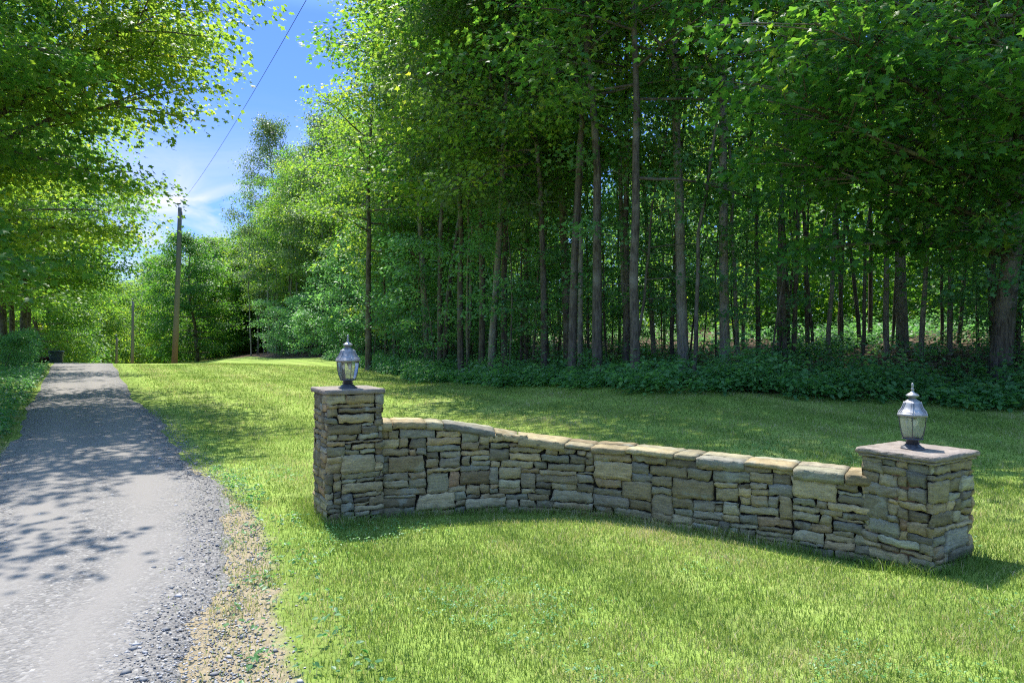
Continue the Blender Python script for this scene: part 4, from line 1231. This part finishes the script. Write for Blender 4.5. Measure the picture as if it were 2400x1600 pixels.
def named(seed, px, Y, H, r0, lean, lb, cb=6.5, Rm=3.6, bark=None, leafm=None, extra=()):
    ms = tree_mesh('named_tree', seed, H, r0, cb, Rm, 28, 0.135, LEAF_STAR, leafm or M_LEAF, bark or M_BARK_PALE, nl=18, spr=0.66, shape='tall', sub=5, lean=lean, wob_=0.07, extra=extra)
    add_tree(ms, (px - 1176) / 1568 * Y, Y, 0.0, 1.0, lb)
named(611, 1571, 16.4, 20, 0.135, (-0.6, 0.3), 'pale straight trunked tree at the forest edge, left of the forked one', extra=[(7.5, (-3.2, 0.5, 10.0), 1)])
named(612, 1666, 16.2, 20, 0.12, (-0.25, 0.2), 'tree with a scaly pale trunk forking high up, right beside the straight one', extra=[(6.6, (-1.5, 0.2, 10.5), 1), (7.4, (0.8, 0.5, 11.0), 1)])
named(613, 2074, 17.8, 14, 0.15, (-0.35, 0.3), 'slender pale brown trunk among shade, standing above the low plants by the right lantern', cb=5.0, Rm=2.2)
named(614, 846, 30.5, 17, 0.15, (0.2, 0), 'tree whose lone trunk rises just right of the left lantern', cb=5.0, bark=M_BARK)
named(615, 1308, 20.5, 18, 0.15, (-0.6, 0), 'dark trunked tree in the middle of the forest edge, leaning slightly left', cb=6.5, bark=M_BARK)
named(616, 985, 30.0, 22, 0.17, (-1.2, 0.5), 'tall thin leaved ash with bare upward limbs showing against the sky', cb=7.0, Rm=4.5, leafm=M_LEAF_GREY)

taken = [(4.13, 16.4), (5.06, 16.2), (10.2, 17.8), (-6.4, 30.5), (1.7, 20.5), (-3.6, 30.0), (9.25, 13.0)]
clear = [(5.0, 12.6, 2.4), (7.2, 13.2, 2.4), (8.3, 15.4, 1.5)]      # gap up-sun of the broad maple
S0, S1 = s_at(24, 9.0), EDGE_S[-1]
def scatter(n_, dmin, dmax, smin, smax, sep, seed, skew=1.25):
    """spots between two arc lengths (counted from the right end of the edge), dmin..dmax metres inside"""
    g = np.random.default_rng(seed); out_ = []
    tries = 0
    while len(out_) < n_ and tries < 60000:
        tries += 1
        sv = S0 + smin + (smax - smin) * g.random() ** skew
        d = dmin + (dmax - dmin) * g.random() ** 1.2
        X, Y = along_edge(sv, d)
        X, Y = float(X), float(Y)
        if abs(X) > 0.80 * Y + 5 or float(forest_depth(np.array([X]), np.array([Y]))[0]) < dmin * 0.9: continue
        if any((X - a_) ** 2 + (Y - b_) ** 2 < sep ** 2 for a_, b_ in out_ + taken): continue
        if any((X - a_) ** 2 + (Y - b_) ** 2 < r_ ** 2 for a_, b_, r_ in clear): continue
        out_.append((X, Y))
    return out_
def forest(protos, spots, smin, smax, lbs, grp, name, seed, first=0):
    g = np.random.default_rng(seed)
    src = {}
    for i, (x, y) in enumerate(spots):
        k_ = int(g.integers(len(protos))) if not (first and i < first) else 1; s = g.uniform(smin, smax); a_ = g.uniform(0, 6.28)
        if k_ not in src: src[k_] = add_tree(protos[k_], x, y, a_, s, lbs[k_], grp[k_], name[k_])
        else: copy_tree(src[k_], x, y, a_, s, lbs[k_], grp[k_])
    taken.extend(spots)
forest(edge_protos, ([(2.0, 15.9), (0.9, 18.8), (-1.0, 22.6), (-2.8, 26.6), (-0.2, 20.6), (12.6, 14.2)] + scatter(20, 0.8, 4.2, 4, 45, 2.2, 41) + scatter(26, 3.4, 8.5, 45, 85, 2.6, 46)), 0.85, 1.12,
       ['leafy maple at the forest edge with branches reaching out over the lawn', 'tall maple at the forest edge with a high crown', 'young maple at the forest edge clothed in leaves low down', 'grey green ash at the forest edge with drooping leaflets'],
       ['leafy edge maples', 'tall edge maples', 'young edge maples', 'edge ashes'], ['maple_tree', 'maple_tree', 'maple_tree', 'ash_tree'], 51, 6)
forest(pole_protos, scatter(22, 2.5, 10.0, 2, 22, 0.8, 48, 1.0) + scatter(150, 1.6, 9.5, 2, 92, 0.85, 42), 0.8, 1.15,
       ['slim dark stemmed maple standing inside the forest', 'short slim maple standing inside the forest', 'slim pale stemmed maple standing inside the forest'],
       ['slim dark maples in the forest', 'short slim maples in the forest', 'slim pale maples in the forest'], ['maple_tree'] * 3, 52)
forest(deep_protos, scatter(34, 24, 44, 0, 135, 3.2, 43), 0.85, 1.12,
       ['tall maple deep in the forest behind the slim stems', 'bushy maple deep in the forest behind the slim stems'], ['tall maples deep in the forest', 'bushy maples deep in the forest'], ['maple_tree'] * 2, 53)
forest(sapling_protos, scatter(16, 1.0, 6.0, 3, 18, 1.0, 49, 1.0) + scatter(90, 0.8, 9.0, 5, 72, 1.05, 44), 0.75, 1.2,
       ['thin sapling with oval leaves in the shade of the forest edge', 'tall thin maple sapling in the shade of the forest edge', 'small leafy sapling in the shade of the forest edge'],
       ['oval leaved saplings', 'maple saplings', 'small saplings'], ['sapling'] * 3, 54)

far_edge = scatter(34, 6.0, 15.0, 62, 145, 3.0, 45)
src_ = None
gq = np.random.default_rng(55)
for (x, y) in far_edge:
    if src_ is None: src_ = add_tree(low_m, x, y, gq.uniform(0, 6), 1.3, 'rounded tree leafy to the ground along the far stretch of the forest edge', 'rounded trees along the far forest edge')
    else: copy_tree(src_, x, y, gq.uniform(0, 6), gq.uniform(0.95, 1.4), 'rounded tree leafy to the ground along the far stretch of the forest edge', 'rounded trees along the far forest edge')

# the far wood behind, one mass of foliage
g = np.random.default_rng(9)
K = 21000
sv = S0 - 20 + 170 * g.random(K) ** 1.3; d = 17 + 34 * g.random(K) ** 1.3
X, Y = along_edge(sv, d)
Z = ground(X, Y) + 0.3 + (5.0 + 15 * np.clip((d - 17) / 20, 0, 1)) * g.random(K) ** 1.2
mb = MB()
sprays(mb, g, np.stack([X, Y, Z], -1), g.normal(0, 1, (K, 3)), g.uniform(0.7, 1.3, K), 20, 0.25, LEAF_DIAMOND, flat=0.25)
tag(mb.build('woods', M_LEAF), 'sunlit foliage of the far wood filling the gaps behind the trunks', 'woods', kind='stuff')

# ------------------------------------------------------------------ low plants along the forest edge and the left verge
def plants(name, px, py, hmin, hmax, nl, lsize, tmpl, mat, label, cat, seed):
    g = np.random.default_rng(seed)
    k_ = len(px)
    pz = ground(px, py)
    h = g.uniform(hmin, hmax, k_) * g.uniform(0.6, 1.1, k_)
    if hmax > .5: h = h * (0.55 + 0.75 * np.clip(0.5 + 0.6 * np.sin(px * 2.1 + 1.5 * np.sin(py * 1.3)) * np.sin(py * 1.7 + px), 0, 1)) * np.where(g.random(k_) < .06, 1.9, 1)
    cnt = np.maximum(4, (nl * g.uniform(.6, 1.4, k_)).astype(int))
    i = np.repeat(np.arange(k_), cnt); T = len(i)
    f = g.random(T) ** 0.6
    a = g.random(T) * 6.28; r_ = (0.10 + 0.22 * g.random(T)) * (1.15 - 0.6 * f) * (h[i] / 0.5) ** (0.6 if hmax > .06 else .8)
    pos = np.stack([px[i] + np.cos(a) * r_, py[i] + np.sin(a) * r_, pz[i] + h[i] * f + 0.02 - 0.1 * r_], -1)
    fwd = np.stack([np.cos(a), np.sin(a), g.normal(-.25, .3, T)], -1)
    nrm = np.concatenate([g.normal(0, .4, (T, 2)), np.ones((T, 1))], 1)
    mb = MB()
    leaves(mb, pos, fwd, nrm, lsize * g.uniform(.6, 1.3, T), tmpl, np.clip(g.normal(.45, .15, k_)[i] + g.normal(0, .15, T), 0, 1))
    for q_ in range(k_):
        if h[q_] > 0.3 and q_ % 2 == 0:
            tube(mb, [(px[q_], py[q_], pz[q_] - .03), (px[q_] + g.normal(0, .04), py[q_] + g.normal(0, .04), pz[q_] + h[q_])], [0.005, 0.002], 4, rnd=.4, cap=False)
    o = mb.build(name, mat)
    tag(o, label, cat, kind='stuff')
g = np.random.default_rng(61)
K = 4200
sv = S0 + 3 + 48 * g.random(K) ** 1.15
d = np.where(g.random(K) < 0.50, np.abs(g.normal(0.5, 1.1, K)), g.uniform(0, 18, K))
d = d - 0.25 + 0.35 * np.sin(sv * 1.7) * np.sin(sv * 0.6 + 1)
X, Y = along_edge(sv, d)
plants('undergrowth', X, Y, 0.14, 0.66, 26, 0.105, LEAF_OVAL, M_LEAF_COOL, 'knee high green leafy plants along the foot of the forest', 'undergrowth', 62)
K = 260
sv = S0 + 4 + 40 * g.random(K)
X, Y = along_edge(sv, -0.1 + 3.2 * g.random(K) ** 1.3)
plants('tall_weeds', X, Y, 0.45, 1.05, 34, 0.085, LEAF_DIAMOND, M_LEAF_COOL, 'taller narrow leaved weeds rising from the plants at the forest foot', 'weeds', 66)
K = 800
Y = 8 + 19 * g.random(K)
X = road_left(Y) - 0.15 - np.abs(g.normal(0, 1.6, K)) * np.where(Y > 20, 0.6, 1.0)
plants('roadside_weeds', X, Y, 0.08, 0.28, 18, 0.07, LEAF_OVAL, M_LEAF_COOL, 'low leafy weeds covering the verge left of the drive', 'weeds', 63)
K = 110
Y = 2.9 + 5.5 * g.random(K)
X = road_right(Y) + 0.1 + (dirt_right(Y) - road_right(Y) + 0.25) * g.random(K)
plants('shoulder_weeds', X, Y, 0.02, 0.07, 7, 0.035, LEAF_OVAL, M_LEAF_COOL, 'small scattered weeds in the sandy strip beside the drive', 'weeds', 64)
K = 9000
Y = np.sqrt(2.7 ** 2 + (8.5 ** 2 - 2.7 ** 2) * g.random(K)); X = (2 * g.random(K) - 1) * 0.8 * Y
ok = (X > dirt_right(Y) + 0.05) & (np.sin(X * 1.7 + 1.1 * np.sin(Y * 2.1) + 1) * np.sin(Y * 1.9 + np.sin(X * 2.6)) > 0.12 + 0.5 * g.random(K)) & (forest_depth(X, Y) < -0.5)
plants('clover', X[ok], Y[ok], 0.022, 0.045, 6, 0.017, LEAF_OVAL, M_LEAF_COOL, 'patches of small leaved clover in the lawn', 'clover', 65)
# shrubs by the clump of trunks at the crest
shrub = tree_mesh('shrub', 701, 1.8, 0.02, 0.15, 1.3, 16, 0.11, LEAF_OVAL, M_LEAF_COOL, M_BARK, nl=26, spr=0.45, sub=4, wob_=0.04)
for (px, Y, s, lb) in ((25, 31, .8, 'dark leafy shrub below the clump of trunks at the far left edge'), (44, 34, .6, 'rounded shrub just left of the red cart'), (5, 25, .7, 'shrub cut by the left edge of the picture, above the verge')):
    add_tree(shrub, (px - 1176) / 1568 * Y, Y, 1.0, s, lb, name='shrub', cat='shrub')

# cart and bin parked at the far left
Y = 36.0
bx, by = (129 - 1176) / 1568 * Y, Y
bz = gz(bx, by)
root = empty('rubbish_bin', (bx, by, bz), 0.3)
tag(root, 'dark grey upright bin beside the drive at the crest', 'bin')
mb = MB()
v = []
for z, s in ((0, .26), (.04, .28), (.5, .31), (.62, .33), (.64, .35), (.68, .35)):
    for k_ in range(12):
        a_ = 2 * math.pi * k_ / 12
        q_ = (abs(math.cos(a_)) ** 4 + abs(math.sin(a_)) ** 4) ** -0.25
        v.append((s * q_ * math.cos(a_), s * .85 * q_ * math.sin(a_), z))
q = [(i * 12 + j, i * 12 + (j + 1) % 12, (i + 1) * 12 + (j + 1) % 12, (i + 1) * 12 + j) for i in range(5) for j in range(12)]
mb.add(v, None, q); mb.build('tub', M_BIN, root)
mb = MB()
v = [(x * 1.06, y * 1.06, z) for (x, y, z) in [(p_[0], p_[1], .685) for p_ in v[-12:]]] + [(x * .9, y * .9, .74) for (x, y, z) in v[-12:]] + [(0, 0, .755)]
mb.add(v, [(12 + j, 12 + (j + 1) % 12, 24) for j in range(12)], [(j, (j + 1) % 12, 12 + (j + 1) % 12, 12 + j) for j in range(12)]); mb.build('lid', M_BIN, root)
cx, cy = (95 - 1176) / 1568 * Y, Y
root = empty('hand_cart', (cx, cy, gz(cx, cy)), 0.2)
tag(root, 'low dark red cart left of the grey bin', 'cart')
mb = MB()
box_pts(mb, (0, 0, .24), (.85, .45, .04)); box_pts(mb, (0, -.225, .33), (.85, .03, .15)); box_pts(mb, (0, .225, .33), (.85, .03, .15)); box_pts(mb, (-.43, 0, .33), (.03, .42, .15)); box_pts(mb, (.43, 0, .33), (.03, .42, .15))
mb.build('tray', M_RED, root)
for sx in (-.28, .28):
    for sy in (-.27, .27):
        mb = MB()
        tube(mb, [(sx, sy - .035, .13), (sx, sy - .03, .13), (sx, sy + .03, .13), (sx, sy + .035, .13)], [.09, .13, .13, .09], 16); mb.build('wheel', M_TYRE, root)
mb = MB(); tube(mb, [(-.44, 0, .25), (-.7, 0, .4), (-.95, 0, .62)], [.015] * 3, 6); tube(mb, [(-.95, -.1, .62), (-.95, .1, .62)], [.015] * 2, 6); mb.build('handle', M_METAL_DARK, root)

# ------------------------------------------------------------------ grass
g = np.random.default_rng(71)
def wall_dist(X, Y):
    P_ = wall_pos(np.linspace(0.1, WU - 0.1, 60))
    dmin = np.full(X.shape, 9.0)
    for a_ in P_: dmin = np.minimum(dmin, np.hypot(X - a_[0], Y - a_[1]))
    for c_ in (cen1, cen2): dmin = np.minimum(dmin, np.abs(np.hypot(X - c_[0], Y - c_[1]) - 0.34))
    return dmin
mb = MB()
def blades(Y0, Y1, dens, h0, w0, tri):
    area = 0.82 * (Y1 ** 2 - Y0 ** 2)
    k_ = int(area * dens)
    Y = np.sqrt(Y0 ** 2 + (Y1 ** 2 - Y0 ** 2) * g.random(k_))
    X = (g.random(k_) * 2 - 1) * 0.82 * Y
    pat = 0.5 + 0.25 * np.sin(X * 1.9 + 1.3 * np.sin(Y * 1.1)) + 0.25 * np.sin(Y * 2.3 + 1.7 * np.sin(X * 1.4))
    pat2 = 0.5 + 0.5 * np.sin(X * 5.3 + 2 * np.sin(Y * 3.7)) * np.sin(Y * 6.1 + 2 * np.sin(X * 4.3))
    dr, rrx = dirt_right(Y), road_right(Y)
    pk = np.ones(k_)
    pk = np.where(X < dr, 0.10 + 0.42 * pat2 ** 2, pk)
    pk = np.where((X >= dr) & (X < dr + 0.5), 0.28 + 0.72 * (X - dr) / 0.5, pk)
    pk = np.where(X < rrx, 0.012 * (X > rrx - 0.45), pk)
    pk = np.where(X < road_left(Y), 1.0 * (Y > 7), pk)
    fd_ = np.full(X.shape, -9.0); nr_ = X > edge_x(Y) - 2.0; fd_[nr_] = forest_depth(X[nr_], Y[nr_])
    pk = np.where(fd_ > 0.1, np.clip(0.5 - fd_, 0, 1), pk)
    pk *= 0.60 + 0.40 * pat2
    ok = (g.random(k_) < pk) & ~((Y > 29) & (X < -14))
    X, Y, pat, pat2 = X[ok], Y[ok], pat[ok], pat2[ok]
    k_ = len(X)
    Z = ground(X, Y)
    h = h0 * g.uniform(0.5, 1.25, k_) * (0.8 + 0.35 * pat2)
    wd = wall_dist(X, Y)
    h = np.where(wd < 0.10, h * g.uniform(1.5, 3.0, k_), h)
    w = w0 * g.uniform(0.7, 1.3, k_)
    a = g.random(k_) * 6.28
    lean_ = np.stack([g.normal(0, .45, k_), g.normal(0, .45, k_)], -1) * h[:, None]
    dx, dy = np.cos(a) * w / 2, np.sin(a) * w / 2
    rv = np.clip(g.normal(0.42, 0.24, k_) + 0.42 * (pat - .5) + 0.22 * (pat2 - .5) + (g.random(k_) < 0.09) * 0.5 + 0.09 * np.sign(np.sin((X * 0.845 + Y * 0.535) * 3.3)) + 0.50 * np.clip(np.sin(X * 2.7 + 2.1 * np.sin(Y * 1.9)) * np.sin(Y * 3.3 + 1.5 * np.sin(X * 2.2)) - 0.45, 0, 1) + np.where(X < dirt_right(Y) + .3, 0.15, 0), 0, 1)
    b0 = np.stack([X - dx, Y - dy, Z - .005], -1); b1 = np.stack([X + dx, Y + dy, Z - .005], -1)
    tip = np.stack([X + lean_[:, 0], Y + lean_[:, 1], Z + h], -1)
    if tri:
        v = np.stack([b0, b1, tip], 1); f3 = np.arange(3 * k_).reshape(-1, 3)
        mb.add(v, f3, None, rnd=np.repeat(rv, 3))
    else:
        m0 = np.stack([X - dx * .75 + lean_[:, 0] * .35, Y - dy * .75 + lean_[:, 1] * .35, Z + h * .6], -1)
        m1 = np.stack([X + dx * .75 + lean_[:, 0] * .35, Y + dy * .75 + lean_[:, 1] * .35, Z + h * .6], -1)
        v = np.stack([b0, b1, m1, m0, tip], 1)
        base_ = 5 * np.arange(k_)[:, None]
        mb.add(v, base_ + np.array([3, 2, 4]), base_ + np.array([0, 1, 2, 3]), rnd=np.repeat(rv, 5))
blades(2.6, 6.9, 8500, 0.036, 0.0042, False)
blades(6.9, 13.0, 2100, 0.042, 0.0075, True)
blades(13.0, 32.0, 420, 0.052, 0.014, True)
tag(mb.build('grass', M_GRASS), 'short mown lawn grass around the wall and up to the crest', 'grass', kind='stuff')
